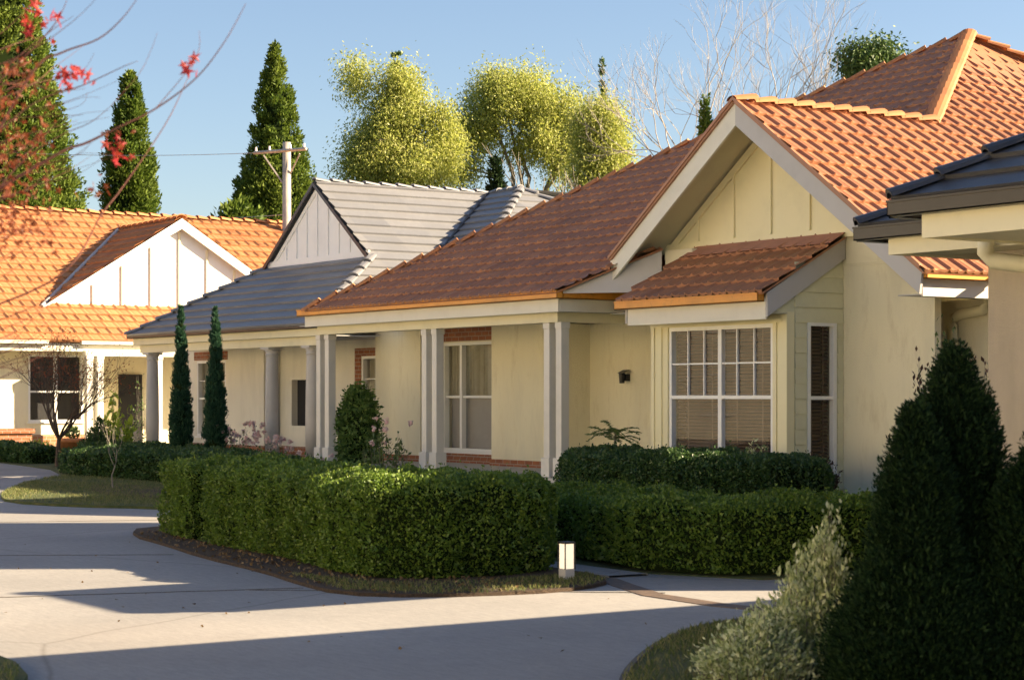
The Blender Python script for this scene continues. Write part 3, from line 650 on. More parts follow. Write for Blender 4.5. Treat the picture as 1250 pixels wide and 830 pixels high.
w.box(-44.9,-40.72,21.02,36,.1,3.0); w.box(-40.72,-35.13,21.4,36,.1,3.0)
w.build('wall',wall_pale,G)
bk=MB(); bk.box(-44.92,-40.70,20.57,20.95,.0,.45); bk.box(-40.69,-35.2,20.99,21.3,.0,.45); bk.box(-44.45,-42.6,20.585,20.599,2.46,2.66)
bk.box(-37.2,-36.95,21.0,21.019,.5,2.62); bk.box(-36.949,-35.5,21.0,21.019,2.45,2.62); bk.build('brick_plinth',brick_m,G)
window(FY(20.6),-44.3,-42.7,.62,2.44,G,2,(1,2),.5,'curtain'); window(FY(21.02),-36.93,-35.6,.62,2.44,G,1,(1,2),.5,'curtain')
f=MB(); FY(21.02).b(f,-40.15,-39.4,-.2,-.15,.92,1.96); f.build('dark_screen',dark_m,G)
f=MB(); f.box(-44.6,-34.55,18.9,21.3,0,.2); f.build('verandah_floor',slab_m,G)
# ================================================================== FAR ORANGE HOUSE
K=thing('house','far orange tiled house with a sunlit white gable at the end of the drive','house',(-54,24,0))
kz=lambda x:3.05+.6*(-50-x)
rk=slope('roof',[[(-50,8,3.05),(-50,19.35,3.05),(-56.8,19.35,kz(-56.8)),(-56.8,8,kz(-56.8))],[(-50,19.35,3.05),(-50,46,3.05),(-56.8,46,kz(-56.8)),(-56.8,19.35,kz(-56.8))]],(-1,0,.6),tile_far,K,tw=.33,ch=.36,div=5,th=.05,org=(-50,8,3.05))
ky,kt=23.5,.64; kzr=6.62; kxf=-51.55
yl=ky-(kzr-kz(kxf))/kt; yrr=ky+(kzr-kz(kxf))/kt; xb=-50-(kzr-3.05)/.6
slope('roof_slope',[[(kxf,yl,kz(kxf)),(kxf,ky,kzr),(xb,ky,kzr)]],(0,1,kt),tile_far,rk,tw=.33,ch=.36,div=5,org=(kxf,yl,kz(kxf)))
slope('roof_slope',[[(kxf,yrr,kz(kxf)),(kxf,ky,kzr),(xb,ky,kzr)]],(0,-1,kt),tile_far,rk,tw=.33,ch=.36,div=5,org=(kxf,yrr,kz(kxf)))
plain('roof_back',[[(-56.8,8,kz(-56.8)),(-56.8,46,kz(-56.8)),(-63,46,3),(-63,8,3)]],tile_far,rk)
caps((-56.8,8,kz(-56.8)),(-56.8,46,kz(-56.8)),rk,tile_cap,.14,.4); caps((kxf,ky,kzr),(xb,ky,kzr),rk,tile_cap,.14,.4)
for s_,ye in ((-1,yl),(1,yrr)):
    f=MB(); f.prism([(kxf-.02,ky,kzr-.01),(kxf-.02,ky,kzr-.30),(kxf-.02,ye+s_*-.1,kz(kxf)-.0+.02),(kxf-.02,ye,kz(kxf)+.02)] if s_<0 else [(kxf-.02,ky,kzr-.01),(kxf-.02,ky,kzr-.30),(kxf-.02,ye-.42,kz(kxf)+.02),(kxf-.02,ye,kz(kxf)+.02)],(.04,0,0)); f.build('barge_board',panel_bright,K)
v=MB(); v.tube([(kxf+.02,yl,kz(kxf)+.05),(xb,ky,kzr+.05)],.05,6); v.build('valley_flashing',trim_grey,rk)
f=MB(); f.prism([(-51.8,yl+.15,4.0),(-51.8,yrr-.15,4.0),(-51.8,ky,kzr-.1)],(.06,0,0)); f.build('gable_panel',panel_bright,K)
f=MB()
for i in range(-4,5):
    y=ky+i*.86; zt=kzr-.3-kt*abs(y-ky)
    if zt>4.3: f=MB(); f.box(-51.739,-51.70,y-.03,y+.03,4.12,zt); f.build('batten',trim_cream,K)
gutter(FX(-50.12),8,19.0,2.96,K,trim_pale,.1); gutter(FX(-50.12),19.9,30,2.96,K,trim_pale,.1)
f=MB(); f.box(-50.16,-50.13,8,30,2.78,3.0); f.box(-51,-50.16,8,30,2.80,2.82); f.build('fascia',trim_pale,K)
w=MB(); wall_open(w,FX(-51),12,20.5,.55,3.0,.3,[(18.8,20.35,.9,2.7)]); w.box(-52.6,-52.3,20.5,30,.0,3.0); w.box(-52.3,-51.0,20.5,20.8,.0,3.0); w.box(-62,-52.61,9,45,0,3.0); w.box(-52.61,-51.3,9,18.7,0,3.)
w.build('wall',wall_yellow,K)
bk=MB(); bk.box(-51.3,-50.97,12,20.52,0,.55); bk.build('brick_plinth',brick_far,K)
bk=MB(); bk.box(-50.3,-49.9,17.2,18.5,0,.62); bk.box(-50.36,-49.84,17.14,18.56,.62,.74); bk.build('brick_pier',brick_m,K)
window(FX(-51),18.8,20.35,.9,2.7,K,2,(0,0),.45,'none'); 
f=MB(); f.box(-52.29,-52.25,21.9,22.6,.1,2.2); f.build('door',dark_m,K)
f=MB(); f.box(-50.2,-49.95,20,30,2.66,2.8); f.build('beam',trim_pale,K)
for y in (20.12,20.42,22.12,26.5):
    post(-50.05,y,K,.09,.1,2.67)
f=MB(); f.box(-52.3,-49.7,19.9,30,-.0,.1); f.build('verandah_floor',slab_m,K)
v=MB(); v.tube([(-56.75,18.6,7.1),(-56.75,18.6,7.55)],.12,8); v.build('roof_vent',trim_grey,rk)
# ================================================================== BLACK-ROOFED HOUSE (right edge)
B=thing('house','black roofed house with cream fascia and rough grey wall cut off by the right edge','house',(-11.5,16,0))
XR=-9.9; bt=.79
z1=lambda x:3.2+bt*(x+13.7)
xm=(-13.7+XR)/2; zm=z1(xm); ymm=13.2+(zm-3.2)/.55
rb=slope('roof',[[(-13.7,13.2,3.2),(XR,13.2,3.2),(xm,ymm,zm)]],(0,1,.55),tile_black,B,tw=.9,style='flat',div=1)
slope('roof_slope',[[(-13.7,13.2,3.2),(xm,ymm,zm),(xm,22,zm),(-13.7,22,3.2)]],(1,0,bt),tile_black,rb,tw=.9,style='flat',div=1)
slope('roof_slope',[[(XR,13.2,3.2),(xm,ymm,zm),(xm,22,zm),(XR,22,3.2)]],(-1,0,bt),tile_black,rb,tw=.9,style='flat',div=1)
xa=-11.7; xn=(xa+XR)/2; zn=3.2+bt*(xn-xa); yn=11.65+(zn-3.2)/.55
slope('roof_slope',[[(xa,11.65,3.2),(XR,11.65,3.2),(xn,yn,zn)]],(0,1,.55),tile_black,rb,tw=.9,style='flat',div=1)
slope('roof_slope',[[(xa,11.65,3.2),(xn,yn,zn),(xn,16,zn),(xa,16,3.2)]],(1,0,bt),tile_black,rb,tw=.9,style='flat',div=1)
slope('roof_slope',[[(XR,11.65,3.2),(xn,yn,zn),(xn,16,zn),(XR,16,3.2)]],(-1,0,bt),tile_black,rb,tw=.9,style='flat',div=1)
caps((xa,11.65,3.2),(xn,yn,zn),rb,tile_black,.11,.38); caps((-13.7,13.2,3.2),(xm,ymm,zm),rb,tile_black,.11,.38)
gutter(FY(11.74),xa-.02,XR,3.07,B,gut_black,.13); gutter(FY(13.3),-13.74,-11.7,3.07,B,gut_black,.13); gutter(FX(xa-.13),11.75,13.2,3.07,B,gut_black,.13); gutter(FX(-13.82),13.3,22,3.07,B,gut_black,.13)
f=MB(); f.box(-11.45,XR,11.745,11.775,2.88,3.08); f.box(-11.45,-11.42,11.78,13.0,2.881,3.08); f.box(-13.4,-11.47,13.305,13.335,2.92,3.09); f.box(-13.4,-13.37,13.34,22,2.921,3.09); f.build('fascia',trim_cream,B)
f=MB(); f.box(-11.41,XR,11.78,14.0,2.90,2.915); f.box(-13.36,-11.42,13.34,14.0,2.94,2.955); f.build('soffit',soffit_m,B)
w=MB(); w.box(-12.8,XR-.35,14.0,22,.0,3.0); w.build('wall',wall_grey,B)
d=MB(); d.tube([(-12.1,13.2,3.05),(-12.1,13.2,2.86),(-12.08,13.26,2.79),(-11.2,13.6,2.66),(-10.6,13.92,2.6),(-10.6,13.94,.1)],.075,12); d.build('downpipe',trim_cream,B,True)
# neighbour beyond the right edge of the view: its eaves and walls throw the near shade
N=thing('house','brown roofed neighbour house standing outside the view to the right','house',(-4,12,0))
nx=-8.0
w=MB(); w.box(nx+.6,2,9.9,16.5,0,3.0); w.build('wall',wall_yellow,N)
plain('roof',[[(nx,9.2,3.2),(nx,17.0,3.2),(-3.5,13.5,5.2)],[(2.4,9.2,3.2),(2.4,17,3.2),(-2.5,13.5,5.2)],[(nx,9.2,3.2),(2.4,9.2,3.2),(-2.5,13.5,5.2),(-3.5,13.5,5.2)],[(nx,17,3.2),(2.4,17,3.2),(-2.5,13.5,5.2),(-3.5,13.5,5.2)]],tile_red,N)
T=thing('house','tall pale house block added outside the view to shade the road','house',(-9.6,25.3,0))  # unseen block, added and sized to cast shade over road and hedges
w=MB(); w.box(-11.9,-7.3,22.7,27.9,0,11.4); w.build('wall',wall_pale,T)
plain('roof',[[(-11.95,22.65,11.41),(-7.25,22.65,11.41),(-9.6,24.9,12.3)],[(-11.95,27.95,11.41),(-7.25,27.95,11.41),(-9.6,25.7,12.3)],[(-11.95,22.65,11.41),(-9.6,24.9,12.3),(-9.6,25.7,12.3),(-11.95,27.95,11.41)],[(-7.25,22.65,11.41),(-9.6,24.9,12.3),(-9.6,25.7,12.3),(-7.25,27.95,11.41)]],tile_red,T)
for i,(x0,x1,lb,cm) in enumerate([(-58,-40,'added pale house across the street, far end, bouncing sunlight',wall_pale),(-37,-19,'added cream house directly across the street, bouncing sunlight',wall_yellow),(-16,4,'added pale house across the street behind the viewpoint, bouncing sunlight',wall_pale)]):  # unseen row added opposite to bounce sunlight onto the shaded fronts
    Z=thing('house',lb,'house',((x0+x1)/2,-13,0)); w=MB(); w.box(x0,x1,-18,-9.5,0,6.2); w.build('wall',cm,Z)
    plain('roof',[[(x0-.5,-9,6.2),(x1+.5,-9,6.2),(x1-4,-13.8,8.6),(x0+4,-13.8,8.6)],[(x0-.5,-18.5,6.2),(x1+.5,-18.5,6.2),(x1-4,-13.8,8.6),(x0+4,-13.8,8.6)],[(x0-.5,-9,6.2),(x0-.5,-18.5,6.2),(x0+4,-13.8,8.6)],[(x1+.5,-9,6.2),(x1+.5,-18.5,6.2),(x1-4,-13.8,8.6)]],tile_red,Z)
    for k in range(3):
        u=x0+3+k*(x1-x0-6)/2; F_=Fr((0,-9.49,0),(1,0,0),(0,1,0)); [window(F_,u-.9,u+.9,zz,zz+1.5,Z,2,(0,0),.5,'none',-.05) for zz in (.9,3.9)]
#SECTION plants
# ================================================================== HEDGES
hedge('clipped green hedge block at the left end of the front hedge',[(-20.95,9.3),(-19.75,9.08),(-19.7,10.5),(-20.9,10.7)],.02,.86,4200,.034,hedge_leaf,.12)
def sunlit_top(t):
    k=420; C=np.stack([rng.normal(-15.6,.42,k),rng.normal(9.35,.18,k),np.full(k,.86)+rng.uniform(0,.05,k)],1); leaves('sun_patch',C,np.tile((0,0,1.),(k,1)),.035,hedge_yel,t,.6,.7)  # yellow leaves paint a patch of sun onto the hedge top
hedge('long clipped box hedge curving around the driveway in front of the cream cottage',[(-19.2,9.0),(-18.2,8.92),(-16.9,8.8),(-15.5,8.5),(-14.75,8.5),(-14.35,8.9),(-14.3,9.7),(-14.55,10.3),(-15.3,10.4),(-17,10.25),(-19.15,10.45)],.02,.85,4200,.034,hedge_leaf,.14,None,sunlit_top)
hedge('low clipped hedge behind the bollard light, running to the dark conifer',[(-17.2,11.25),(-15.6,11.2),(-14.2,10.95),(-13.35,11.2),(-13.05,11.8),(-12.95,12.9),(-14.0,13.3),(-14.6,12.4),(-17.0,12.3)],.02,.64,3600,.036,hedge_leaf,.12)
hedge('dark rounded hedge directly beneath the bay window',[(-23.15,16.7),(-22.9,16.25),(-22.1,16.0),(-20.2,16.0),(-18.2,16.05),(-17.9,16.8),(-18.6,17.4),(-22.9,17.4)],.1,.83,2600,.045,hedge_dark,.25,bum=.07)
hedge('dark low hedge row in front of the grey roofed house columns',[(-44.5,17.6),(-35.5,17.1),(-35.5,17.9),(-44.5,18.4)],.05,.5,700,.07,hedge_dark,.12)
hedge('dark box hedge bordering the far lawn island',[(-37.4,14.6),(-33.0,14.9),(-30.3,15.3),(-30.3,16.2),(-33,15.9),(-37.2,15.6)],.02,.55,900,.06,hedge_dark,.14)
hedge('small square hedge beside the far road bend',[(-38.7,14.9),(-37.6,14.75),(-37.4,15.7),(-38.6,15.9)],.02,.5,900,.06,hedge_dark,.14)
hedge('dark low hedge below the far orange house wall',[(-49,16.2),(-44.5,16.4),(-44.5,17.2),(-49,17.1)],.0,.42,600,.08,hedge_dark,.14)
# bollard light
t=thing('bollard_light','short white bollard light on a metal foot at the hedge corner','lamp',(-13.78,9.86,.03))
bx_,by_=-13.78,9.86
m_=MB(); m_.box(bx_-.05,bx_+.05,by_-.05,by_+.05,.03,.12); m_.build('foot',trim_grey,t,bevel=.004)
m,nt,b=nodes('lamp_opal'); b.inputs['Base Color'].default_value=(.88,.86,.78,1); b.inputs['Roughness'].default_value=.3; b.inputs['Emission Color'].default_value=(1,.86,.62,1); b.inputs['Emission Strength'].default_value=.22
m_=MB(); m_.box(bx_-.046,bx_+.046,by_-.046,by_+.046,.12,.335); m_.build('diffuser',m,t,bevel=.004)
m_=MB(); m_.box(bx_-.054,bx_+.054,by_-.054,by_+.054,.335,.35)
for sx in(-1,1):
    for sy in (-1,1): m_.box(bx_+sx*.052-.004,bx_+sx*.052+.004,by_+sy*.052-.004,by_+sy*.052+.004,.115,.336)
m_.build('cap',lamp_black,t)
# slim cypresses
pp=lambda h: (min(1,.55+h*2.2) if h<.2 else 1-.0*h)*(1-h)**.62
for (x,y,hh,lb) in ((-38.65,17.6,3.5,'left slim pencil cypress, near the first round column'),(-36.97,17.6,3.42,'right slim pencil cypress, in front of the brick lintel window')):
    cone_tree('pencil_cypress',lb,'tree',(x,y,.05),hh,.26,pencil_leaf,420,45,.075,.10,pp,.3,group='pair of slim cypresses by the grey house',z0=.12,upb=1.6,jit=.4)
# big dark conifers right foreground
cp=lambda h: (1-h)**.72*(.86+.14*math.sin(h*9))*(1 if h>.1 else .8+2*h)
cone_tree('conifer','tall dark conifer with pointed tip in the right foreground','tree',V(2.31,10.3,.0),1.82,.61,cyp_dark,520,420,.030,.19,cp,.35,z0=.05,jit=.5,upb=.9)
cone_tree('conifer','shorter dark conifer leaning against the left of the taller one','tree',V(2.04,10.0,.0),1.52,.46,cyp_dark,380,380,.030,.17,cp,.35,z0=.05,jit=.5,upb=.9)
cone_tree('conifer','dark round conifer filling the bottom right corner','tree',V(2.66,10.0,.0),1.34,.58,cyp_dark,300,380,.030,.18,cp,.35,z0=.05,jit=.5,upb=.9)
# variegated shrub
def stems_shrub(name,label,cat,base,H_,W,mat,nst,per,ls,sm=bark_grey,asp=.45,lean=.5,group=None,top=None,jit=.6,pw=1.6):
    t=thing(name,label,cat,tuple(base),group); base=np.array(base,float); mb=MB(); C=[];D=[]
    for i in range(nst):
        a=rng.uniform(0,2*math.pi); rr=W*math.sqrt(rng.uniform(0,1)); f_=1-.68*(rr/W)**pw
        hh=H_*f_*rng.uniform(.75,1.05); e=base+np.array((rr*math.cos(a),rr*math.sin(a),hh)); s_=base+np.array((rr*.2*math.cos(a),rr*.2*math.sin(a),0)); m1=(s_+e)/2+np.array((rr*.25*math.cos(a),rr*.25*math.sin(a),-.02))
        mb.tube([s_,m1,e],[.008,.005,.002],4,False)
        tt=rng.uniform(.25,1.02,per)[:,None]; q=(1-tt)**2*s_+2*(1-tt)*tt*m1+tt**2*e; C.append(q+rng.normal(0,.028*max(1,H_),(per,3))); D.append(unit(q-base-np.array((0,0,.1)))+np.array((0,0,lean)))
    mb.build('stem',sm,t); leaves('foliage',np.concatenate(C),np.concatenate(D),ls,mat,t,asp,jit); return t
stems_shrub('shrub','upright pale variegated spire of leaves in front of the dark conifer','shrub',V(1.74,10.9,.03),1.14,.13,varieg,46,110,.036,lean=.9,pw=1.0)
stems_shrub('shrub','broad variegated bush with cream edged leaves left of the dark conifer','shrub',V(1.68,10.95,.03),.80,.40,varieg,150,95,.036,lean=.6,pw=1.2)
stems_shrub('shrub','low spreading variegated clump on the corner lawn edge','shrub',V(1.30,10.6,.03),.42,.34,varieg,120,70,.034,lean=.5)
# verandah shrubs
cone_tree('shrub','upright leafy green shrub against the cream pier','shrub',(-33.1,18.75,.15),1.62,.55,rose_bright,150,70,.085,.26,lambda h:(1-h)**.45*(.7+h*.5),.5,z0=.1,upb=.4,jit=.8)
def rose(label,base,H_,W,fl,nst=26,per=22,lsz=.055,mat=rose_leaf):
    t=stems_shrub('rose_bush',label,'shrub',base,H_,W,mat,nst,per,lsz,lean=.2,jit=.9)
    if fl:
        b0=np.array(base,float); C=[];D=[]
        for i in range(fl):
            a=rng.uniform(0,6.28); rr=W*math.sqrt(rng.uniform(0,1)); c=b0+np.array((rr*math.cos(a),rr*math.sin(a),H_*rng.uniform(.55,1.0))); C.append(c+rng.normal(0,.02,(18,3))); D.append(rng.normal(0,1,(18,3))+np.array((0,0,.5)))
        leaves('blossom',np.concatenate(C),np.concatenate(D),.06,petal,t,.8,.3)
rose('pale pink rose bush between the round columns',(-37.1,18.1,.1),.95,.62,46,30,16)
rose('pale rose bush with few blooms beside the paired left posts',(-35.2,18.0,.1),.75,.5,22,22,14)
rose('sparse leggy rose bush in front of the middle paired posts',(-29.6,17.3,.1),1.12,.5,8,24,18,.085)
rose('small green bush at the foot of the left pier',(-32.3,17.3,.1),.45,.45,6,22,16,.06)
rose('leafy pale green bush by the narrow side window of the bay',(-19.6,17.2,.2),.92,.45,0,30,20,.07,varieg)
rose('dark sprawling bush below the right wall of the gable',(-18.5,17.0,.2),.72,.55,0,40,24,.06,photinia)
def palm(label,base,H_,n,L,mat):
    t=thing('strappy_plant',label,'plant',tuple(base)); base=np.array(base,float); mb=MB(); mb.tube([base,base+np.array((.02,.02,H_))],[.025,.012],6); mb.build('stem',bark_grey,t); C=[];D=[]
    for i in range(n):
        a=rng.uniform(0,6.28); p0=base+np.array((0,0,H_*rng.uniform(.8,1.05))); d=np.array((math.cos(a),math.sin(a),rng.uniform(.0,.9)))
        for k in range(14):
            u=(k+1)/14; q=p0+d*L*u+np.array((0,0,-.45*L*u*u)); C.append(q); D.append(np.array((math.cos(a+1.1),math.sin(a+1.1),-.2))); C.append(q); D.append(np.array((math.cos(a-1.1),math.sin(a-1.1),-.2)))
    leaves('frond',np.array(C),np.array(D),.12,mat,t,.18,.2)
palm('small feathery plant in front of the shaded porch wall',(-24.6,18.5,.3),.75,16,.42,rose_leaf)
# reddish bush and climber by the downpipe
stems_shrub('shrub','dark red leaved bush between the gable wall and the conifer','shrub',tuple(V(4.5,21.5,0)),2.05,.42,photinia,70,50,.07,lean=.6)
stems_shrub('shrub','dark red leaved bush against the rough grey wall','shrub',(-13.25,14.3,.0),2.1,.35,photinia,46,50,.06,lean=.6)
stems_shrub('climbing_plant','thin upright green shoots rising beside the cream downpipe','plant',(-14.6,15.3,.0),2.5,.16,rose_leaf,16,60,.06,lean=1.2)
# far left garden
def bare_tree(name,label,base,H_,trunk_h,r0,lv,mat,spread,sh,kids=(2,3),dirs=None,up=.12,n0=5,group=None,leafm=None,lsz=.1,seg=3,cat='tree',tilt=.75):
    t=thing(name,label,cat,tuple(base),group); base=np.array(base,float); mb=MB(); tips=[]
    top=base+np.array((.02,.03,trunk_h)); mb.tube([base,(base+top)/2+rng.normal(0,.02,3),top],[r0*1.15,r0,r0*.85],8); mb.build('trunk',mat,t)
    mb=MB()
    for i in range(n0):
        a=2*math.pi*i/n0+rng.uniform(-.3,.3); d=unit(np.array((math.cos(a)*tilt,math.sin(a)*tilt,1.))); grow(mb,top.copy(),d,H_,r0*.55,1,lv,tips,up,spread,kids,0,5,sh,seg)
    mb.build('limbs',mat,t)
    if leafm:
        C=np.array([q for q,_ in tips]); C=np.concatenate([C+rng.normal(0,.08,C.shape) for _ in range(2)]); leaves('foliage',C,np.tile((0,0,-.6),(len(C),1)),lsz,leafm,t,.5,.8)
    return t
bare_tree('bare_tree','leafless vase shaped small tree in front of the far white framed window',(-42.4,16.3,.0),.62,.62,.055,6,bark_dark,.42,.80,(2,3),None,.10,7,None,rust_leaf,.05,2)
bare_tree('sapling','thin bare sapling staked in the mulch of the far lawn island',(-31.4,13.05,.05),.25,.35,.014,4,bark_grey,.4,.75,(2,2),None,.2,3,None,None,.1,2)
t=thing('plant_pot','terracotta pot with a small plant on the far verandah edge','pot',(-47.6,18.7,.0))
m_=MB(); m_.lathe((-47.6,18.7),[(.24,0),(.33,.42),(.37,.425),(.37,.52),(.33,.525)],16); m_.build('pot',terracotta,t,True)
C,d=clumps(np.array([(-47.6,18.7,.65)]),.18,160); leaves('foliage',C,d+np.array((0,0,1.)),.12,rose_leaf,t,.35,.4)
stems_shrub('frangipani','bright green large leaved plant beside the far verandah posts','plant',(-45.2,18.9,.0),2.0,.45,bright_leaf,16,26,.20,lean=.1,jit=.9)
stems_shrub('shrub','dark glossy bush left of the first round column','shrub',(-44.3,18.1,.0),1.25,.4,hedge_dark,60,40,.09)
stems_shrub('shrub','low bright green bush under the far window','shrub',(-47.2,17.6,.0),.62,.45,bright_leaf,40,30,.09)
stems_shrub('shrub','dark low bush at the left edge near the brick pier','shrub',(-46.2,16.6,.0),.55,.55,hedge_dark,50,36,.09)
rose('pink flowering shrub under the far verandah beam',(-47.6,20.6,.0),2.45,.4,0,18,10,.09)
# ================================================================== DISTANT TREES
tcp=lambda h:(1-h)**.72*(.93+.07*math.sin(h*23))
def far_cyp(label,px,pt,d,wpx,grp='tall conical cypresses behind the roofs',prof=tcp,mat=cyp_leaf,ncl=900,per=34,clr=.5):
    b_=at(px,483,d); Ht=1.6+(483-pt)/2410*d; Rb=wpx/2410*d/2
    return cone_tree('cypress',label,'tree',(b_[0],b_[1],0),Ht,Rb,mat,int(ncl*1.5),int(per*1.6),.17,clr*.8,prof,.42,group=grp,z0=.5,jit=.55)
far_cyp('tall green cone shaped cypress behind the utility pole',336,52,76,185)
far_cyp('narrow dark cypress behind the far white gable, middle of three',158,88,74,112,prof=lambda h:(1-h)**.5*(.94+.06*math.sin(h*19)))
far_cyp('largest cypress at the left edge behind the orange roof',2,-150,70,285,ncl=1500,prof=lambda h:(1-h)**.85,per=36)
b_=at(290,483,72); cone_tree('bushy_tree','low dark bushy tree at the foot of the pole',"tree",(b_[0],b_[1],0),8.6,2.0,cyp_leaf,300,34,.26,.55,lambda h:(1-h)**.35,.42,z0=3)
def gum(label,blobs,d,trunk_px,seed,mat=gum_leaf,n=70,per=300,name='gum_tree',group='yellow green gum trees behind the grey roof',crm=.85,ls=.135,barkm=bark_grey):
    b_=at(trunk_px,483,d); base=np.array((b_[0],b_[1],0)); t=thing(name,label,'tree',tuple(base),group)
    cen=[]; A=np.array([bb[2]*bb[3] for bb in blobs],float); A/=A.sum()
    for bb,a in zip(blobs,A):
        k=max(2,int(n*a+.5)); c=at(bb[0],bb[1],d); rx=bb[2]/2410*d; rz_=bb[3]/2410*d
        u=unit(rng.normal(0,1,(k,3)))*rng.uniform(.15,1,(k,1))**.5*rng.uniform(.8,1.22,(k,1))
        cen.append(c+u*np.array((rx*.9,rx*.9,rz_)))
    cen=np.concatenate(cen); mb=MB(); fork=base+np.array((0,0,cen[:,2].min()*.72)); mb.tube([base,fork],[.38,.26],10); mb.build('trunk',barkm,t)
    mb=MB()
    mains=cen[rng.choice(len(cen),7,replace=False)]; mids=[]
    for c in mains:
        q=[fork]; 
        for u in (.2,.42,.66,.86): q.append(fork*(1-u)+c*u+rng.normal(0,.22,3)+np.array((0,0,-.5*u*(1-u))))
        q.append(c); mb.tube(q,[.15,.12,.09,.06,.035,.012],6,False); mids+=[(q[2],.06),(q[3],.045),(q[4],.03)]
    for c in cen[::2]:
        m0,r0=min(mids,key=lambda m:np.linalg.norm(m[0]-c)); mm=m0*.5+c*.5+rng.normal(0,.15,3); mb.tube([m0,mm,c],[r0*.6,r0*.35,.008],4,False)
    mb.build('limbs',barkm,t)
    C,dd=clumps(cen,rng.uniform(.45,1.2,len(cen))*crm,per,.3); C+=rng.normal(0,.25,C.shape); C[:,2]-=np.abs(rng.normal(0,.35,len(C)))
    leaves('crown',C,dd*.5+np.array((0,0,-.7)),ls,mat,t,.38,.7)
    return t
gum('left yellow green gum tree with dark pointed top',[(490,200,68,30),(478,150,40,40),(492,105,26,32),(437,92,20,14),(530,135,26,14),(540,175,22,26),(445,185,26,30)],80,490,1,n=130,per=520)
gum('middle gum tree with a broad airy yellow crown',[(620,115,56,22),(585,150,36,30),(665,125,50,28),(650,165,44,20),(700,150,36,28),(600,98,26,12),(570,195,22,20),(635,95,26,12),(690,185,26,20)],84,640,2,n=135,per=480)
gum('right gum tree trailing down behind the red roof',[(735,165,30,40),(755,190,18,30),(715,200,30,22),(730,140,22,20),(748,215,26,12)],79,730,3,n=70,per=460)
far_cyp('thin spiky conifer top above the left gum tree',485,47,86,56,'spiky conifer tops behind the gum trees',lambda h:(1-h)**.45,pine_leaf,260,26,.35)
far_cyp('thin spiky conifer top above the right gum tree',735,72,86,80,'spiky conifer tops behind the gum trees',lambda h:(1-h)**.9*(.55+.45*abs(math.sin(h*30))),pine_leaf,200,20,.4)
far_cyp('dark stubby conifer peeping over the grey ridge',605,192,66,34,'spiky conifer tops behind the gum trees',lambda h:(1-h)**.3,cyp_dark,160,26,.4)
far_cyp('small pointed conifer behind the terracotta roof',861,116,62,42,'spiky conifer tops behind the gum trees',lambda h:(1-h)**.5,cyp_leaf,260,26,.4)
gum('dark pine showing above the terracotta ridge',[(1045,68,18,7),(1083,64,20,8),(1065,76,34,7)],62,1065,5,pine_leaf,34,260,'pine_tree',None,.36,.16,bark_dark)
b_=at(905,483,64)
bare_tree('bare_tree','pale leafless winter tree behind the terracotta roof',(b_[0],b_[1],0),2.3,6.3,.12,7,bark_winter,.5,.77,(2,3),None,.10,5,None,None,.1,3,'tree',.9)
b_=at(700,483,75)
bare_tree('bare_tree','bare limbed tree between the middle and right gum trees',(b_[0],b_[1],0),2.0,4.2,.16,5,bark_grey,.5,.8,(2,3),None,.08,5,None,None,.1,3,'tree',.9)
# utility pole and wires
t=thing('utility_pole','weathered timber utility pole with one crossarm','pole',tuple(at(350,483,63)*np.array((1,1,0)))); q=at(350,483,63); zt=1.6+(483-174)/2410*63
m_=MB(); m_.tube([(q[0],q[1],0),(q[0],q[1],zt)],[.17,.13],10); m_.build('pole',pole_m,t,True)
a0=at(310,187,63.6); a1=at(374,182,62.4); m_=MB(); m_.tube([a0,a1],.055,4); dd=unit(a1-a0)
m_.tube([at(322,190,63.5),at(346,225,63)],.03,4); m_.tube([at(366,188,62.6),at(353,215,63)],.03,4); m_.build('crossarm',pole_m,t)
m_=MB()
for u in (.04,.3,.7,.96): p_=a0+(a1-a0)*u; m_.tube([p_+np.array((0,0,.05)),p_+np.array((0,0,.18))],[.04,.03],8)
m_.build('insulator',panel_w,t)
def cable(label,pts,r=.009,mat=trim_grey):
    m_=MB(); m_.tube(pts,r,4); tag(m_.build('power_line',mat),label,'wire','power lines')
def sag(a,b_,s_,n=16): return [a+(b_-a)*i/n-np.array((0,0,s_*4*(i/n)*(1-i/n))) for i in range(n+1)]
cable('upper power line running left from the crossarm across the sky',sag(a0,at(-60,182,70),.15)); 
cable('faint power line low above the orange ridge',sag(at(350,262,63),at(180,268,66),.05))
# near maple at the left edge
t=thing('maple_tree','near leafless maple with a few red leaves reaching in from the left edge','tree',tuple(V(-2.6,7,0))); m_=MB()
b0=V(-2.6,7,0); m_.tube([b0,V(-2.55,7,1.3),V(-2.3,7,2.4),V(-2.15,7,3.6)],[.09,.08,.06,.03],8); m_.build('trunk',bark_red,t)
m_=MB(); 
def br(pts,d0,d1,r0,r1):
    n=len(pts); P_=[at(p[0],p[1],d0+(d1-d0)*i/(n-1)) for i,p in enumerate(pts)]
    Q=[]
    for i in range(n-1):
        for k in range(6):
            u=k/6; a,b_,c,d=P_[max(i-1,0)],P_[i],P_[i+1],P_[min(i+2,n-1)]
            Q.append(.5*((2*b_)+(-a+c)*u+(2*a-5*b_+4*c-d)*u*u+(-a+3*b_-3*c+d)*u**3))
    Q.append(P_[-1]); N_=len(Q); m_.tube(Q,[.32*(r0+(r1-r0)*i/(N_-1)) for i in range(N_)],5)
br([(-170,330),(-40,215),(40,88),(75,65),(120,48),(150,22),(170,-5)],7,6.5,.02,.003)
br([(-170,330),(0,230),(75,186),(105,175),(140,158),(190,133),(240,95),(275,50),(300,5)],7,6.6,.022,.003)
br([(-150,300),(0,160),(50,122),(100,105),(150,82),(168,75)],7,6.8,.014,.002)
br([(-150,420),(60,345),(125,260),(150,228),(200,155),(225,105),(238,75)],7,7.2,.014,.002)
br([(-170,380),(-60,300),(20,205),(70,168),(110,150),(135,130)],7,6.9,.014,.002)
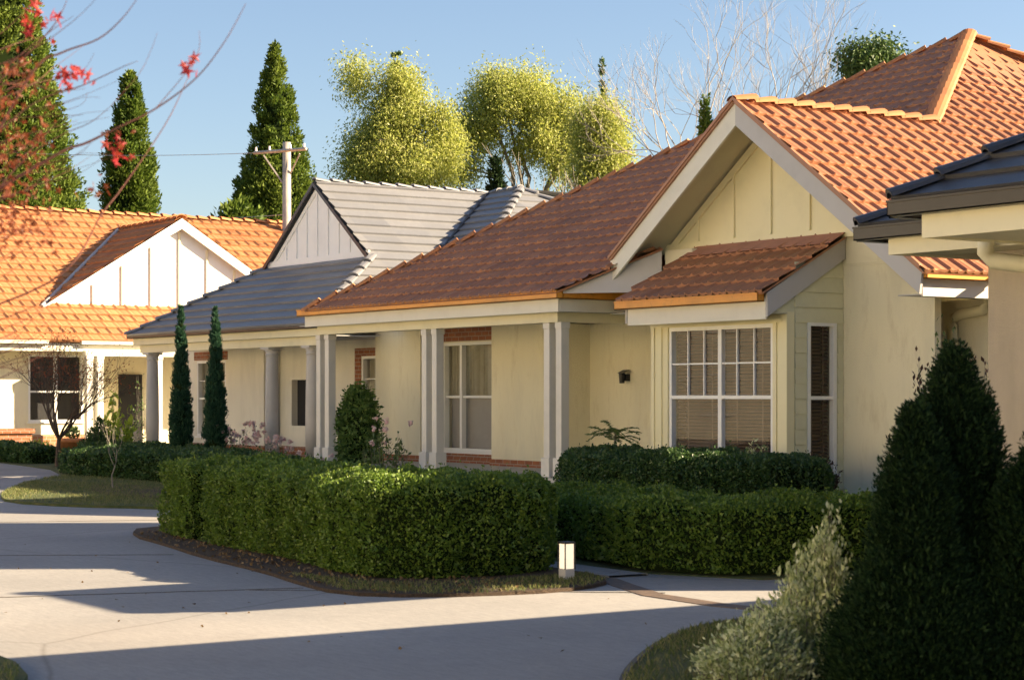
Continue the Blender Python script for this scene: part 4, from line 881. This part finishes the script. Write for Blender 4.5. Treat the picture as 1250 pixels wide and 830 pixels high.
br([(190,133),(230,85),(243,60),(243,38)],6.7,6.7,.005,.002)
br([(135,130),(170,90),(185,60),(192,40)],6.9,6.9,.004,.0015)
br([(-160,280),(-20,120),(45,55),(70,25),(82,0)],7,6.8,.014,.003)
br([(-160,250),(0,90),(60,40),(90,20)],7,7,.010,.002)
for i in range(46):
    x0=rng.uniform(-60,20); y0=rng.uniform(60,470); L=rng.uniform(50,120); s_=rng.uniform(-.9,.1)
    br([(-150,y0+60),(x0,y0),(x0+L*.6,y0+L*.5*s_),(x0+L,y0+L*s_+rng.uniform(-10,10))],7.1,rng.uniform(6.6,7.4),.008,.0015)
for i in range(10):
    y0=rng.uniform(95,240); br([(40,y0),(70,y0-6),(100,y0-16),(rng.uniform(95,150),y0-rng.uniform(15,40))],7,6.9,.004,.0015)
m_.build('limbs',bark_red,t)
def maple_leaves(name,pts,size,mat,spread=.05,per=5):
    me_v=[];me_f=[];n=0
    for (px,py,d) in pts:
        for _ in range(per):
            c=at(px,py,d)+rng.normal(0,spread,3); a=unit(rng.normal(0,1,3)+np.array((0,0,-.5))); b2=unit(np.cross(a,rng.normal(0,1,3))); s_=size*rng.uniform(.6,1.2)
            ring=[]
            for k in range(10):
                th=2*math.pi*k/10; r_=s_*(1 if k%2==0 else .38)*(.55 if k==5 else 1); ring.append(c+r_*(math.cos(th)*a+math.sin(th)*b2)+np.cross(a,b2)*s_*.15*(k%2))
            me_v+= [c]+ring; me_f+=[(n,n+1+k,n+1+(k+1)%10) for k in range(10)]; n+=11
    me=bpy.data.meshes.new(name); me.from_pydata([tuple(v_) for v_ in me_v],[],me_f); uv=me.uv_layers.new(name='UVMap')
    r_=np.repeat(rng.uniform(0,1,(len(me_f)//10,2)),30,0); uv.data.foreach_set('uv',r_.astype(np.float32).ravel()); me.update(); link(name,me,mat,t)
maple_leaves('foliage',[(38,10,6.8),(34,20,6.8),(55,30,6.8),(62,33,6.8),(75,97,6.9),(88,90,6.9),(98,92,6.8),(103,96,6.8),(80,103,6.9),(238,77,6.7),(142,185,7),(147,190,7)],.026,red_leaf,.02,5)
pts=[(rng.uniform(-30,75),rng.uniform(80,300),rng.uniform(6.5,7.4)) for _ in range(120)]; pts=[p_ for p_ in pts if p_[0]<20+.28*(p_[1]-60)*.8]
maple_leaves('foliage',pts+[(112,232,7),(118,235,7),(60,130,7),(140,168,7)],.017,rust_leaf,.04,5)
#SECTION light
# ================================================================== LIGHT, SKY, CAMERA
AZ,EL=R(57.5),R(24.8)
w=bpy.data.worlds.new('World'); scene.world=w; w.use_nodes=True; nt=w.node_tree; bg=nt.nodes['Background']
sk=nt.nodes.new('ShaderNodeTexSky'); sk.sky_type='NISHITA'; sk.sun_disc=False; sk.sun_elevation=EL; sk.sun_rotation=R(90)-AZ
sk.air_density=1.0; sk.dust_density=.8; sk.ozone_density=3.5; sk.altitude=100
nt.links.new(sk.outputs[0],bg.inputs[0]); bg.inputs[1].default_value=.05
l=bpy.data.lights.new('sun','SUN'); l.energy=5; l.angle=R(.5); l.color=(1,.86,.62); o=bpy.data.objects.new('sun',l); COL.objects.link(o)
S=Vector((math.cos(AZ)*math.cos(EL),math.sin(AZ)*math.cos(EL),math.sin(EL))); o.rotation_euler=S.to_track_quat('Z','Y').to_euler(); o.location=(0,0,30)
cam=bpy.data.cameras.new('camera'); co=bpy.data.objects.new('camera',cam); COL.objects.link(co); scene.camera=co
co.location=(0,0,1.6); cam.sensor_width=36; cam.lens=2410/1250*36; cam.clip_end=2000; cam.clip_start=.1
fw=Vector((-CB,CA,0)); co.rotation_euler=fw.to_track_quat('-Z','Y').to_euler()
cam.shift_y=(483-415)/1250; cam.dof.use_dof=True; cam.dof.focus_distance=30; cam.dof.aperture_fstop=5.6
scene.view_settings.view_transform='Standard'; scene.view_settings.look='None'; scene.view_settings.exposure=1.98; scene.view_settings.gamma=1
scene.view_settings.use_white_balance=True; scene.view_settings.white_balance_temperature=7300; scene.view_settings.white_balance_tint=15
scene.cycles.max_bounces=8
